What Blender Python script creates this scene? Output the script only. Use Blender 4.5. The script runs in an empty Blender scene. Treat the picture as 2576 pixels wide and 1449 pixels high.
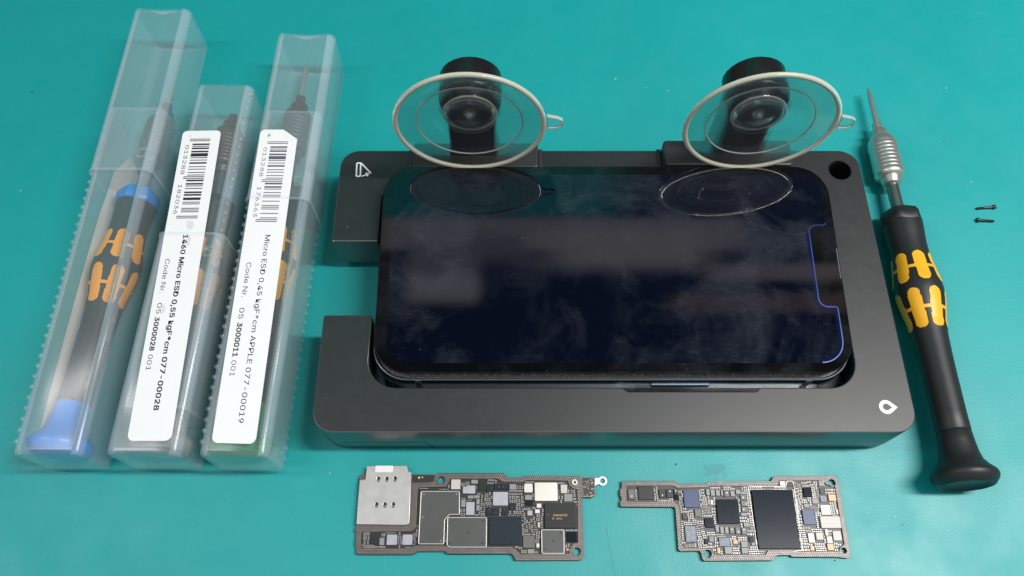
import bpy, math, random
from mathutils import Vector, Matrix
from mathutils.geometry import tessellate_polygon

random.seed(7)
MM = 0.001
scene = bpy.context.scene
COL = scene.collection

# ---------------------------------------------------------------- camera
F_PX, K_PX, CAM_H = 2000.0, 4190.0, 248.4          # in a 2576 x 1449 frame, millimetres above the mat
TH = math.atan(K_PX / F_PX)
cam_d = bpy.data.cameras.new("camera")
cam_d.sensor_width = 36.0
cam_d.lens = 36.0 * F_PX / 2576.0
cam_d.clip_start, cam_d.clip_end = 0.01, 50.0
cam = bpy.data.objects.new("camera", cam_d)
cam.location = (0, 0, CAM_H * MM)
cam.rotation_euler = (math.pi / 2 - TH, 0, 0)
COL.objects.link(cam)
scene.camera = cam

# ---------------------------------------------------------------- render / colour
scene.render.engine = 'CYCLES'
cy = scene.cycles
cy.use_denoising = True
cy.max_bounces = 14
cy.transparent_max_bounces = 64
cy.transmission_bounces = 12
cy.glossy_bounces = 6
cy.diffuse_bounces = 4
cy.caustics_reflective = False
cy.caustics_refractive = False
cy.blur_glossy = 0.5
cy.sample_clamp_indirect = 4.0
scene.view_settings.view_transform = 'Standard'
scene.view_settings.look = 'None'
scene.view_settings.exposure = 0.0
scene.view_settings.gamma = 1.0
scene.view_settings.use_curve_mapping = False

# ---------------------------------------------------------------- world: the dim workshop round the bench
world = bpy.data.worlds.new("World")
scene.world = world
world.use_nodes = True
wn, wl = world.node_tree.nodes, world.node_tree.links
wn.clear()
w_out = wn.new("ShaderNodeOutputWorld")
w_bg = wn.new("ShaderNodeBackground")
wl.new(w_bg.outputs[0], w_out.inputs[0])
w_tc = wn.new("ShaderNodeTexCoord")
w_sep = wn.new("ShaderNodeSeparateXYZ")
wl.new(w_tc.outputs["Generated"], w_sep.inputs[0])


def wmath(op, a, b=None, clamp=False):
    n = wn.new("ShaderNodeMath")
    n.operation = op
    n.use_clamp = clamp
    for i, s in enumerate((a, b)):
        if s is None:
            continue
        if isinstance(s, (int, float)):
            n.inputs[i].default_value = s
        else:
            wl.new(s, n.inputs[i])
    return n.outputs[0]


zz = wmath('MAXIMUM', w_sep.outputs[2], 0.02)
WX = wmath('DIVIDE', w_sep.outputs[0], zz)
WY = wmath('DIVIDE', w_sep.outputs[1], zz)


def wstep(val, a, b):
    n = wn.new("ShaderNodeMapRange")
    n.interpolation_type = 'SMOOTHSTEP'
    wl.new(val, n.inputs[0])
    n.inputs[1].default_value, n.inputs[2].default_value = a, b
    n.inputs[3].default_value, n.inputs[4].default_value = 0.0, 1.0
    return n.outputs[0]


def wrect(x0, x1, y0, y1, s=0.012, sy=None):
    sy = sy or s
    m = wmath('MULTIPLY', wstep(WX, x0 - s, x0 + s), wmath('SUBTRACT', 1.0, wstep(WX, x1 - s, x1 + s)))
    m2 = wmath('MULTIPLY', wstep(WY, y0 - sy, y0 + sy), wmath('SUBTRACT', 1.0, wstep(WY, y1 - sy, y1 + sy)))
    return wmath('MULTIPLY', m, m2)


w_last = None


def wmix(mask, colour):
    """lay a surface of the room over what is there so far"""
    global w_last
    if w_last is None:
        n = wn.new("ShaderNodeRGB")
        n.outputs[0].default_value = (*colour, 1)
        w_last = n.outputs[0]
        return
    n = wn.new("ShaderNodeMixRGB")
    wl.new(mask, n.inputs[0])
    wl.new(w_last, n.inputs[1])
    n.inputs[2].default_value = (*colour, 1)
    w_last = n.outputs[0]


wmix(None, (0.33, 0.36, 0.38))                                     # room behind and above the bench
up = wstep(w_sep.outputs[2], 0.0, 0.12)
wmix(wstep(WY, 0.12, 0.02), (0.95, 0.96, 0.98))                     # pale ceiling over the viewer
wmix(wrect(-9, 9, 0.02, 0.32, 0.02), (0.06, 0.06, 0.09))            # dark gap between lamp and shelf
wmix(wrect(-0.9, 0.16, 0.366, 0.80, 0.06, 0.010), (0.05, 1.10, .98))  # green back panel of the bench
wmix(wrect(0.16, 9, 0.352, 2.0, 0.06, 0.012), (0.12, 0.15, 0.20))   # dark part of the back wall
wmix(wrect(-0.175, 0.31, 0.322, 0.366, 0.02, 0.006), (1.6, 1.5, 1.55))  # pale front of the shelf
wmix(wrect(-0.06, 0.02, 0.305, 0.345, 0.02), (1.0, .95, 1.05))
wmix(wrect(0.05, 0.26, 0.296, 0.350, 0.050, 0.016), (2.3, 2.15, 2.15))
wmix(wrect(-0.137, -0.042, 0.254, 0.330, 0.014), (1.0, .97, 1.1))
wmix(wrect(-0.133, -0.045, 0.252, 0.287, 0.013), (2.2, 2.05, 2.2))
wmix(wrect(0.255, 0.52, 0.280, 0.302, 0.012, 0.005), (1.7, 1.45, 1.42))
wmix(wrect(0.21, 0.52, 0.238, 0.262, 0.03, 0.006), (1.0, .68, .55))
w_low = wn.new("ShaderNodeMixRGB")
wl.new(up, w_low.inputs[0])
w_low.inputs[1].default_value = (0.16, 0.20, 0.21, 1)
wl.new(w_last, w_low.inputs[2])
wl.new(w_low.outputs[0], w_bg.inputs[0])
w_bg.inputs[1].default_value = 0.44


# ---------------------------------------------------------------- lamps: two long tube lamps over the bench
def tube_lamp(name, x, y, z, sx, sy, watt, col):
    ld = bpy.data.lights.new(name, 'AREA')
    ld.shape = 'RECTANGLE'
    ld.size, ld.size_y = sx, sy
    ld.energy = watt
    ld.color = col
    o = bpy.data.objects.new(name, ld)
    o.location = (x, y, z)
    COL.objects.link(o)
    return o


tube_lamp("tube_lamp", 0.42, 0.092, 0.72, 0.44, 0.045, 7.6, (1.0, 0.985, 0.96))
tube_lamp("tube_lamp", -0.50, 0.092, 0.72, 0.36, 0.045, 1.35, (1.0, 0.985, 0.965))


# ================================================================ helpers
def G(px, py, z=0.0):
    """point at height z (mm) seen at px,py of a 2576 x 1449 frame"""
    s, c = math.sin(TH), math.cos(TH)
    u, v = px - 1288.0, py - 724.5
    t = (z - CAM_H) / (-F_PX * s - v * c)
    return (t * u, t * (F_PX * c - v * s))


def R7(X, Y, z=1.2):
    return G((1350 + X * .42702) / 1.5652, (1780 + Y * .42702) / 1.5652, z)


def R8(X, Y, z=1.2):
    return G((2400 + X * .42702) / 1.5652, (1780 + Y * .42702) / 1.5652, z)


def area2(l):
    return sum(l[i][0] * l[(i + 1) % len(l)][1] - l[(i + 1) % len(l)][0] * l[i][1] for i in range(len(l)))


def ccw(l):
    return list(l) if area2(l) > 0 else list(reversed(l))


def offset(l, d):
    """move a loop to its left by d"""
    out, n = [], len(l)
    for i in range(n):
        a, b, c = Vector(l[i - 1][:2]), Vector(l[i][:2]), Vector(l[(i + 1) % n][:2])
        e1, e2 = (b - a), (c - b)
        if e1.length < 1e-9 or e2.length < 1e-9:
            out.append(tuple(b))
            continue
        n1 = Vector((-e1.y, e1.x)).normalized()
        n2 = Vector((-e2.y, e2.x)).normalized()
        m = n1 + n2
        k = max(0.35, (1 + n1.dot(n2)))
        p = b + m * (d / k)
        out.append((p.x, p.y))
    return out


def fillet(pts, n=7):
    """pts: (x, y, r)"""
    out, N = [], len(pts)
    for i in range(N):
        p0, p1, p2 = pts[i - 1], pts[i], pts[(i + 1) % N]
        r = p1[2] if len(p1) > 2 else 0
        b = Vector(p1[:2])
        if r <= 0:
            out.append((b.x, b.y))
            continue
        d1 = (Vector(p0[:2]) - b)
        d2 = (Vector(p2[:2]) - b)
        l1, l2 = d1.length, d2.length
        d1.normalize(); d2.normalize()
        ang = math.acos(max(-1, min(1, d1.dot(d2))))
        if ang > math.pi - 0.02:
            out.append((b.x, b.y))
            continue
        t = min(r / math.tan(ang / 2), l1 * .49, l2 * .49)
        rr_ = t * math.tan(ang / 2)
        a, c = b + d1 * t, b + d2 * t
        cen = b + (d1 + d2).normalized() * (rr_ / math.sin(ang / 2))
        a0 = math.atan2(a.y - cen.y, a.x - cen.x)
        a1 = math.atan2(c.y - cen.y, c.x - cen.x)
        da = (a1 - a0 + math.pi) % (2 * math.pi) - math.pi
        for k in range(n + 1):
            th = a0 + da * k / n
            out.append((cen.x + rr_ * math.cos(th), cen.y + rr_ * math.sin(th)))
    return out


def rrect(x0, y0, x1, y1, r, n=7):
    return fillet([(x0, y0, r), (x1, y0, r), (x1, y1, r), (x0, y1, r)], n)


def circle(cx, cy, r, n=28, ry=None):
    ry = ry or r
    return [(cx + r * math.cos(2 * math.pi * k / n), cy + ry * math.sin(2 * math.pi * k / n)) for k in range(n)]


def inside(p, poly):
    x, y = p
    c = False
    n = len(poly)
    for i in range(n):
        x0, y0 = poly[i][:2]
        x1, y1 = poly[i - 1][:2]
        if (y0 > y) != (y1 > y) and x < (x1 - x0) * (y - y0) / (y1 - y0) + x0:
            c = not c
    return c


class MB:
    """collects shapes in millimetres; build() links them as ONE mesh object"""

    def __init__(self):
        self.v, self.f, self.m, self.flat = [], [], [], set()

    def add(self, vs, fs, mat=0, xf=None):
        b = len(self.v)
        self.v += [tuple(xf(*p)) if xf else tuple(p) for p in vs]
        self.f += [tuple(b + i for i in f) for f in fs]
        self.m += [mat] * len(fs)
        return self

    def prism(self, loops, z0, z1, ch=0.0, mat=0, top=None, xf=None, bottom=True, chb=0.0):
        loops = [ccw(loops[0])] + [list(reversed(ccw(h))) for h in loops[1:]]
        top = mat if top is None else top
        lv = []
        if chb > 0:
            lv += [(chb, z0), (0, z0 + chb)]
        else:
            lv += [(0, z0)]
        if ch > 0:
            lv += [(0, z1 - ch), (ch * .3, z1 - ch * .3), (ch, z1)]
        else:
            lv += [(0, z1)]
        rings = []
        vs, fs = [], []
        for d, z in lv:
            idx = []
            for l in loops:
                ll = offset(l, d) if d > 0 else l
                idx.append(list(range(len(vs), len(vs) + len(ll))))
                vs += [(p[0], p[1], z) for p in ll]
            rings.append(idx)
        for a, b in zip(rings, rings[1:]):
            for la, lb in zip(a, b):
                n = len(la)
                for i in range(n):
                    j = (i + 1) % n
                    fs.append((la[i], la[j], lb[j], lb[i]))
        self.add(vs, fs, mat, xf)
        base = len(self.v) - len(vs)
        for ring, up_ in ((rings[-1], True), (rings[0], False)):
            if not up_ and not bottom:
                continue
            flat = [i for l in ring for i in l]
            polys = [[Vector((vs[i][0], vs[i][1], 0)) for i in l] for l in ring]
            for t in tessellate_polygon(polys):
                a, b, c = (flat[k] for k in t)
                s = (vs[b][0] - vs[a][0]) * (vs[c][1] - vs[a][1]) - (vs[c][0] - vs[a][0]) * (vs[b][1] - vs[a][1])
                if abs(s) < 1e-12:
                    continue
                if (s > 0) != up_:
                    a, b = b, a
                self.flat.add(len(self.f))
                self.f.append((base + a, base + b, base + c))
                self.m.append(top if up_ else mat)
        return self

    def box(self, x0, y0, z0, x1, y1, z1, ch=0.0, mat=0, top=None, xf=None):
        return self.prism([[(x0, y0), (x1, y0), (x1, y1), (x0, y1)]], z0, z1, ch, mat, top, xf)

    def lathe(self, prof, seg=40, mat=0, xf=None, closed=False):
        """prof: (s, r) along local +Y"""
        vs, fs = [], []
        n = len(prof)
        for s, r in prof:
            for k in range(seg):
                a = 2 * math.pi * k / seg
                vs.append((r * math.cos(a), s, r * math.sin(a)))
        for i in range(n if closed else n - 1):
            j = (i + 1) % n
            for k in range(seg):
                l = (k + 1) % seg
                fs.append((i * seg + k, i * seg + l, j * seg + l, j * seg + k))
        if not closed:
            if prof[0][1] > 1e-6:
                fs.append(tuple(range(seg - 1, -1, -1)))
            if prof[-1][1] > 1e-6:
                fs.append(tuple((n - 1) * seg + k for k in range(seg)))
        return self.add(vs, fs, mat, xf)

    def ball(self, c, r, seg=8, rings=5, mat=0, xf=None, sx=1, sy=1, sz=1):
        vs, fs = [], []
        for i in range(rings + 1):
            t = math.pi * i / rings
            for k in range(seg):
                a = 2 * math.pi * k / seg
                vs.append((c[0] + sx * r * math.sin(t) * math.cos(a), c[1] + sy * r * math.sin(t) * math.sin(a), c[2] + sz * r * math.cos(t)))
        for i in range(rings):
            for k in range(seg):
                l = (k + 1) % seg
                fs.append((i * seg + k, (i + 1) * seg + k, (i + 1) * seg + l, i * seg + l))
        return self.add(vs, fs, mat, xf)

    def build(self, name, mats, parent=None, origin=(0, 0, 0), sharp=32):
        me = bpy.data.meshes.new(name)
        me.from_pydata([((x - origin[0]) * MM, (y - origin[1]) * MM, (z - origin[2]) * MM) for x, y, z in self.v], [], self.f)
        mats = mats if isinstance(mats, (list, tuple)) else [mats]
        for m in mats:
            me.materials.append(m)
        me.polygons.foreach_set("material_index", self.m)
        me.update()
        me.set_sharp_from_angle(angle=math.radians(sharp))
        me.polygons.foreach_set("use_smooth", [i not in self.flat for i in range(len(self.f))])
        me.update()
        o = bpy.data.objects.new(name, me)
        COL.objects.link(o)
        if parent is not None:
            o.parent = parent
        return o


def tag(o, label=None, cat=None, group=None, kind=None):
    if label: o['label'] = label
    if cat: o['category'] = cat
    if group: o['group'] = group
    if kind: o['kind'] = kind
    return o


def root(name, loc, label, cat, group=None, rot=(0, 0, 0)):
    o = bpy.data.objects.new(name, None)
    o.empty_display_size = 0.005
    o.location = tuple(c * MM for c in loc)
    o.rotation_euler = rot
    COL.objects.link(o)
    return tag(o, label, cat, group)


FONT = None
try:
    FONT = bpy.data.fonts.load(bpy.utils.system_resource('DATAFILES', path='fonts') + "/Inter.woff2")
except Exception:
    FONT = None                                     # Blender's own default lettering


def text_geo(body, size, bold=0.0):
    """flat lettering as (verts, faces, x0, x1) in the reading frame"""
    cu = bpy.data.curves.new("lettering", 'FONT')
    cu.body = body
    if FONT:
        cu.font = FONT
    cu.size = size
    cu.offset = bold
    cu.resolution_u = 3
    o = bpy.data.objects.new("lettering", cu)
    COL.objects.link(o)
    dg = bpy.context.evaluated_depsgraph_get()
    me = bpy.data.meshes.new_from_object(o.evaluated_get(dg))
    vs = [(v.co.x, v.co.y) for v in me.vertices]
    fs = [tuple(p.vertices) for p in me.polygons]
    bpy.data.objects.remove(o)
    bpy.data.curves.remove(cu)
    bpy.data.meshes.remove(me)
    return vs, fs, min(v[0] for v in vs), max(v[0] for v in vs)


# ================================================================ materials
def mat(name, col, rough=0.5, metal=0.0, spec=0.5, var=0.0, scale=400.0, bump=0.0, bscale=900.0, rvar=0.0, coat=0.0, **kw):
    m = bpy.data.materials.new(name)
    m.use_nodes = True
    nt = m.node_tree
    b = nt.nodes["Principled BSDF"]
    b.inputs["Base Color"].default_value = (*col, 1)
    b.inputs["Roughness"].default_value = rough
    b.inputs["Metallic"].default_value = metal
    b.inputs["Specular IOR Level"].default_value = spec
    b.inputs["Coat Weight"].default_value = coat
    for k, v in kw.items():
        b.inputs[k].default_value = v
    if var or bump or rvar:
        tc = nt.nodes.new("ShaderNodeTexCoord")
        if var or rvar:
            no = nt.nodes.new("ShaderNodeTexNoise")
            no.inputs["Scale"].default_value = scale
            no.inputs["Detail"].default_value = 6
            nt.links.new(tc.outputs["Object"], no.inputs["Vector"])
        if var:
            mx = nt.nodes.new("ShaderNodeMixRGB")
            nt.links.new(no.outputs[0], mx.inputs[0])
            mx.inputs[1].default_value = (*[c * (1 - var) for c in col], 1)
            mx.inputs[2].default_value = (*[min(1, c * (1 + var)) for c in col], 1)
            nt.links.new(mx.outputs[0], b.inputs["Base Color"])
        if rvar:
            mr = nt.nodes.new("ShaderNodeMapRange")
            mr.inputs[3].default_value = max(0, rough - rvar)
            mr.inputs[4].default_value = min(1, rough + rvar)
            nt.links.new(no.outputs[0], mr.inputs[0])
            nt.links.new(mr.outputs[0], b.inputs["Roughness"])
        if bump:
            nb = nt.nodes.new("ShaderNodeTexNoise")
            nb.inputs["Scale"].default_value = bscale
            nb.inputs["Detail"].default_value = 5
            nt.links.new(tc.outputs["Object"], nb.inputs["Vector"])
            bp = nt.nodes.new("ShaderNodeBump")
            bp.inputs["Strength"].default_value = bump
            bp.inputs["Distance"].default_value = 0.0003
            nt.links.new(nb.outputs[0], bp.inputs["Height"])
            nt.links.new(bp.outputs[0], b.inputs["Normal"])
    return m


class NT:
    """small node-tree shorthand"""

    def __init__(self, m):
        self.n, self.l = m.node_tree.nodes, m.node_tree.links

    def node(self, t, ins=None, **attrs):
        n = self.n.new(t)
        for k, v in attrs.items():
            setattr(n, k, v)
        for k, v in (ins or {}).items():
            if hasattr(v, 'is_linked') or isinstance(v, bpy.types.NodeSocket):
                self.l.new(v, n.inputs[k])
            else:
                n.inputs[k].default_value = v
        return n

    def math(self, op, a, b=0.0, clamp=False):
        return self.node("ShaderNodeMath", {0: a, 1: b}, operation=op, use_clamp=clamp).outputs[0]

    def ramp(self, v, a, b, lo=0.0, hi=1.0):
        n = self.node("ShaderNodeMapRange", {0: v, 1: a, 2: b, 3: lo, 4: hi})
        return n.outputs[0]

    def noise(self, vec, scale, detail=4, rough=.5, dist=0.0):
        return self.node("ShaderNodeTexNoise", {"Vector": vec, "Scale": scale, "Detail": detail, "Roughness": rough, "Distortion": dist}).outputs[0]

    def mix(self, f, a, b):
        return self.node("ShaderNodeMixRGB", {0: f, 1: a, 2: b}).outputs[0]


def mat_mat():
    m = bpy.data.materials.new("teal_rubber")
    m.use_nodes = True
    t = NT(m)
    b = t.n["Principled BSDF"]
    ob = t.node("ShaderNodeTexCoord").outputs["Object"]
    big = t.noise(ob, 14, 4)
    fine = t.noise(ob, 260, 8, .65)
    c = t.mix(t.ramp(big, .3, .7), (0.0005, 0.296, 0.300, 1), (0.0010, 0.328, 0.332, 1))
    c = t.mix(t.ramp(fine, .35, .75, 0, .16), c, (0.012, 0.36, 0.355, 1))
    # fine pale scratches running every way
    vo = t.node("ShaderNodeMapping", {"Vector": ob, "Scale": (1, 14, 1), "Rotation": (0, 0, .5)}).outputs[0]
    s1 = t.noise(vo, 34, 2, .5, 1.2)
    line = t.ramp(t.math('ABSOLUTE', t.math('SUBTRACT', s1, .5)), 0, .004, 1, 0)
    gate = t.ramp(t.noise(ob, 17, 3), .58, .66)
    vo2 = t.node("ShaderNodeMapping", {"Vector": ob, "Scale": (9, 1, 1), "Rotation": (0, 0, -.35)}).outputs[0]
    s2 = t.noise(vo2, 30, 2, .5, 1.0)
    line2 = t.ramp(t.math('ABSOLUTE', t.math('SUBTRACT', s2, .5)), 0, .003, 1, 0)
    gate2 = t.ramp(t.noise(ob, 21, 3), .6, .68)
    sc = t.math('MAXIMUM', t.math('MULTIPLY', line, gate), t.math('MULTIPLY', line2, gate2))
    c = t.mix(t.math('MULTIPLY', sc, .22), c, (0.25, 0.5, 0.5, 1))
    # a dried flux stain beside the second board and an old cut
    sp = t.node("ShaderNodeSeparateXYZ", {0: ob})
    dx = t.math('DIVIDE', t.math('SUBTRACT', sp.outputs[0], 0.06377), .0045)
    dy = t.math('DIVIDE', t.math('SUBTRACT', sp.outputs[1], 0.05567), .0032)
    dd = t.math('SQRT', t.math('ADD', t.math('MULTIPLY', dx, dx), t.math('MULTIPLY', dy, dy)))
    wob = t.math('ADD', dd, t.math('MULTIPLY', t.math('SUBTRACT', t.noise(ob, 420, 4), .5), 2.4))
    c = t.mix(t.ramp(wob, .45, .80, .38, 0), c, (0.0, 0.14, 0.15, 1))
    cutx = t.math('ABSOLUTE', t.math('SUBTRACT', sp.outputs[0], t.math('ADD', 0.02919, t.math('MULTIPLY', t.math('SUBTRACT', sp.outputs[1], 0.03270), -0.1445))))
    cut = t.math('MULTIPLY', t.ramp(cutx, .0001, .00025, 1, 0), t.math('LESS_THAN', sp.outputs[1], 0.03870))
    c = t.mix(t.math('MULTIPLY', cut, .35), c, (0.0, 0.09, 0.10, 1))
    t.l.new(c, b.inputs["Base Color"])
    b.inputs["Roughness"].default_value = .42
    t.l.new(t.ramp(t.noise(ob, 60, 6),   .3, .7, .42, .52), b.inputs["Roughness"])
    b.inputs["Specular IOR Level"].default_value = .58
    bp = t.node("ShaderNodeBump", {"Strength": .22, "Distance": .0002, "Height": t.noise(ob, 1500, 3)})
    bp2 = t.node("ShaderNodeBump", {"Strength": .03, "Distance": .0008, "Height": t.noise(ob, 240, 5), "Normal": bp.outputs[0]})
    t.l.new(bp2.outputs[0], b.inputs["Normal"])
    return m


def mat_clear_plastic(name, veil=.085, tint=(1, 1, 1), vcol=(.74, .86, .92), gloss=.9):
    """milky polypropylene: mostly see-through, a little scattering, a soft gloss"""
    m = bpy.data.materials.new(name)
    m.use_nodes = True
    t = NT(m)
    t.n.remove(t.n["Principled BSDF"])
    out = t.n["Material Output"]
    ob = t.node("ShaderNodeTexCoord").outputs["Object"]
    tr = t.node("ShaderNodeBsdfTransparent", {"Color": (*tint, 1)})
    df = t.node("ShaderNodeBsdfDiffuse", {"Color": (*vcol, 1)})
    tl = t.node("ShaderNodeBsdfTranslucent", {"Color": (*vcol, 1)})
    ds = t.node("ShaderNodeMixShader", {0: .3, 1: df.outputs[0], 2: tl.outputs[0]})
    no = t.noise(ob, 45, 5, .6)
    lw = t.node("ShaderNodeLayerWeight", {"Blend": .25})
    f = t.math('ADD', t.ramp(no, .3, .7, veil * .85, veil * 1.15), t.math('MULTIPLY', lw.outputs["Facing"], veil * 1.6))
    mx = t.node("ShaderNodeMixShader", {0: f, 1: tr.outputs[0], 2: ds.outputs[0]})
    gl = t.node("ShaderNodeBsdfGlossy", {"Color": (1, 1, 1, 1), "Roughness": .17})
    ge = t.node("ShaderNodeNewGeometry")
    dt_ = t.math('ABSOLUTE', t.node("ShaderNodeVectorMath", {0: ge.outputs["Normal"], 1: ge.outputs["Incoming"]}, operation='DOT_PRODUCT').outputs["Value"])
    fr = t.math('ADD', .035, t.math('MULTIPLY', .9, t.math('POWER', t.math('SUBTRACT', 1.0, dt_), 5.0)))
    mg = t.node("ShaderNodeMixShader", {0: t.math('MULTIPLY', fr, gloss), 1: mx.outputs[0], 2: gl.outputs[0]})
    t.l.new(mg.outputs[0], out.inputs[0])
    return m


def mat_vinyl():
    m = bpy.data.materials.new("clear_vinyl")
    m.use_nodes = True
    t = NT(m)
    b = t.n["Principled BSDF"]
    b.inputs["Base Color"].default_value = (1, 1, .99, 1)
    b.inputs["Transmission Weight"].default_value = 1
    b.inputs["Roughness"].default_value = .02
    b.inputs["IOR"].default_value = 1.27
    tr = t.node("ShaderNodeBsdfTransparent", {"Color": (.985, .995, .985, 1)})
    mx = t.node("ShaderNodeMixShader", {0: .76, 1: b.outputs[0], 2: tr.outputs[0]})
    t.l.new(mx.outputs[0], t.n["Material Output"].inputs[0])
    return m


def mat_touched_glass(name, base, haze=(.28, .32, .40), amount=.065, seed=0.0):
    """black glass with greasy smears, fingerprints and dust"""
    m = bpy.data.materials.new(name)
    m.use_nodes = True
    t = NT(m)
    b = t.n["Principled BSDF"]
    ob0 = t.node("ShaderNodeTexCoord").outputs["Object"]
    ob = t.node("ShaderNodeMapping", {"Vector": ob0, "Location": (seed, seed, 0)}).outputs[0]
    blot = t.ramp(t.noise(ob, 36, 6, .6, .8), .52, .66)
    blot2 = t.ramp(t.noise(ob, 80, 7, .7, .5), .50, .72)
    # ridges of finger prints, in patches of their own direction
    sp = t.node("ShaderNodeTexVoronoi", {"Vector": ob, "Scale": 62.0})
    ang = t.math('MULTIPLY', t.node("ShaderNodeSeparateXYZ", {0: sp.outputs["Color"]}).outputs[0], 6.28)
    rot = t.node("ShaderNodeVectorRotate", {"Vector": ob, "Angle": ang}, rotation_type='Z_AXIS')
    wv = t.node("ShaderNodeTexWave", {"Vector": rot.outputs[0], "Scale": 620.0, "Distortion": 9.0, "Detail": 2.0, "Detail Scale": .35})
    disc = t.ramp(sp.outputs["Distance"], .25, .5, 1, 0)
    pick = t.math('GREATER_THAN', t.node("ShaderNodeSeparateXYZ", {0: sp.outputs["Color"]}).outputs[1], .55)
    fp = t.math('MULTIPLY', t.math('MULTIPLY', t.ramp(wv.outputs[0], .35, .75), disc), pick)
    st = t.node("ShaderNodeMapping", {"Vector": ob, "Scale": (1, 5, 1), "Rotation": (0, 0, .8)}).outputs[0]
    streak = t.ramp(t.noise(st, 260, 4, .7), .52, .75)
    g = t.math('MULTIPLY', blot, t.math('ADD', t.math('MULTIPLY', streak, .6), .4))
    g = t.math('ADD', g, t.math('MULTIPLY', fp, .30))
    g = t.math('ADD', t.math('MULTIPLY', blot2, .28), g)
    dust = t.node("ShaderNodeTexVoronoi", {"Vector": ob, "Scale": 190.0})
    dd = t.math('MULTIPLY', t.math('LESS_THAN', dust.outputs["Distance"], .035),
                t.math('GREATER_THAN', t.node("ShaderNodeSeparateXYZ", {0: dust.outputs["Color"]}).outputs[0], .80))
    f = t.math('ADD', t.math('MULTIPLY', g, amount), t.math('MULTIPLY', dd, .30), True)
    t.l.new(t.mix(f, (*base, 1), (*haze, 1)), b.inputs["Base Color"])
    t.l.new(t.ramp(g, 0, 1.2, .03, .12), b.inputs["Roughness"])
    b.inputs["Specular IOR Level"].default_value = .55
    return m


def mat_via(name, mask, dot, pitch=.00062, r=.36, metal=.6):
    """solder mask with hexagonally packed solder dots"""
    m = bpy.data.materials.new(name)
    m.use_nodes = True
    t = NT(m)
    b = t.n["Principled BSDF"]
    ob = t.node("ShaderNodeTexCoord").outputs["Object"]
    s = t.node("ShaderNodeSeparateXYZ", {0: ob})
    y = t.math('DIVIDE', s.outputs[1], pitch * .78)
    row = t.math('FLOOR', y)
    odd = t.math('FLOORED_MODULO', row, 2.0)
    x = t.math('ADD', t.math('DIVIDE', s.outputs[0], pitch), t.math('MULTIPLY', odd, .5))
    fx = t.math('SUBTRACT', t.math('FRACT', x), .5)
    fy = t.math('MULTIPLY', t.math('SUBTRACT', t.math('FRACT', y), .5), .78)
    d = t.math('SQRT', t.math('ADD', t.math('MULTIPLY', fx, fx), t.math('MULTIPLY', fy, fy)))
    k = t.ramp(d, r - .06, r, 1, 0)
    no = t.noise(ob, 900, 3)
    dc = t.mix(t.ramp(no, .4, .7), (*dot, 1), (.55, .42, .36, 1))
    t.l.new(t.mix(k, (*mask, 1), dc), b.inputs["Base Color"])
    t.l.new(t.math('MULTIPLY', k, metal), b.inputs["Metallic"])
    b.inputs["Roughness"].default_value = .42
    return m


M_MAT = mat_mat()
M_ANOD = mat("black_anodised", (.011, .012, .013), .42, 0, .5, var=.15, scale=300, bump=.035, bscale=3600, rvar=.05, IOR=1.62)
_t = NT(M_ANOD)
_b = M_ANOD.node_tree.nodes["Principled BSDF"]
_o = _t.node("ShaderNodeTexCoord").outputs["Object"]
_v = _t.node("ShaderNodeTexVoronoi", {"Vector": _o, "Scale": 130.0})
_k = _t.math('MULTIPLY', _t.math('LESS_THAN', _v.outputs["Distance"], .030), _t.math('GREATER_THAN', _t.node("ShaderNodeSeparateXYZ", {0: _v.outputs["Color"]}).outputs[0], .78))
_m = _t.node("ShaderNodeMapping", {"Vector": _o, "Scale": (2, 30, 1), "Rotation": (0, 0, .7)}).outputs[0]
_l = _t.ramp(_t.math('ABSOLUTE', _t.math('SUBTRACT', _t.noise(_m, 45, 2, .5, .6), .5)), 0, .006, 1, 0)
_g = _t.ramp(_t.noise(_o, 50, 3), .58, .68)
_f = _t.math('MAXIMUM', _t.math('MULTIPLY', _k, .45), _t.math('MULTIPLY', _t.math('MULTIPLY', _l, _g), .10))
_src = _b.inputs["Base Color"].links[0].from_socket
_t.l.new(_t.mix(_f, _src, (.30, .30, .30, 1)), _b.inputs["Base Color"])
M_ANOD_WALL = mat("black_anodised_wall", (.016, .017, .018), .34, 0, .5, IOR=2.6)
M_ANOD_SIDE = M_ANOD_WALL
M_DARK = mat("black_plastic", (.010, .010, .011), .32, 0, .5)
M_ARM = mat("black_moulded", (.008, .0085, .009), .27, 0, .5, bump=.05, bscale=2500)
M_BRACKET = mat("bracket_black", (.028, .028, .031), .45, 0, .5, bump=.1, bscale=2500)
M_WHITE = mat("white_print", (.84, .84, .83), .5)
M_HOLE = mat("bore_black", (.002, .002, .002), .6)
M_VINYL = mat_vinyl()
M_VRIM = mat("vinyl_rim", (.94, .88, .71), .10, 0, .5, **{"Transmission Weight": .48, "IOR": 1.42})
M_VRIDGE = mat("vinyl_ridge", (.86, .86, .82), .08, 0, .8, **{"Transmission Weight": .4, "IOR": 1.5, "Alpha": .75})
M_CLEAR = mat("clear_hub", (.97, 1, .97), .03, 0, .6, **{"Transmission Weight": 1.0, "IOR": 1.45})
M_GLASS = mat_touched_glass("cover_glass_black", (.0022, .0026, .003), amount=.05, seed=.02)
M_DISP = mat_touched_glass("display_glass", (.0013, .0027, .0085), amount=.085)
M_GLOW = mat("display_edge_glow", (.004, .012, .06), .25)  # blue light along the display edge, put in as emission
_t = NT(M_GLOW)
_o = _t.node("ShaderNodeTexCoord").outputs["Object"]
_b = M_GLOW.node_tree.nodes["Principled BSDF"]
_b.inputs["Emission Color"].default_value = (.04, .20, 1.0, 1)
_sy = _t.node('ShaderNodeSeparateXYZ', {0: _o}).outputs[1]
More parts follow.
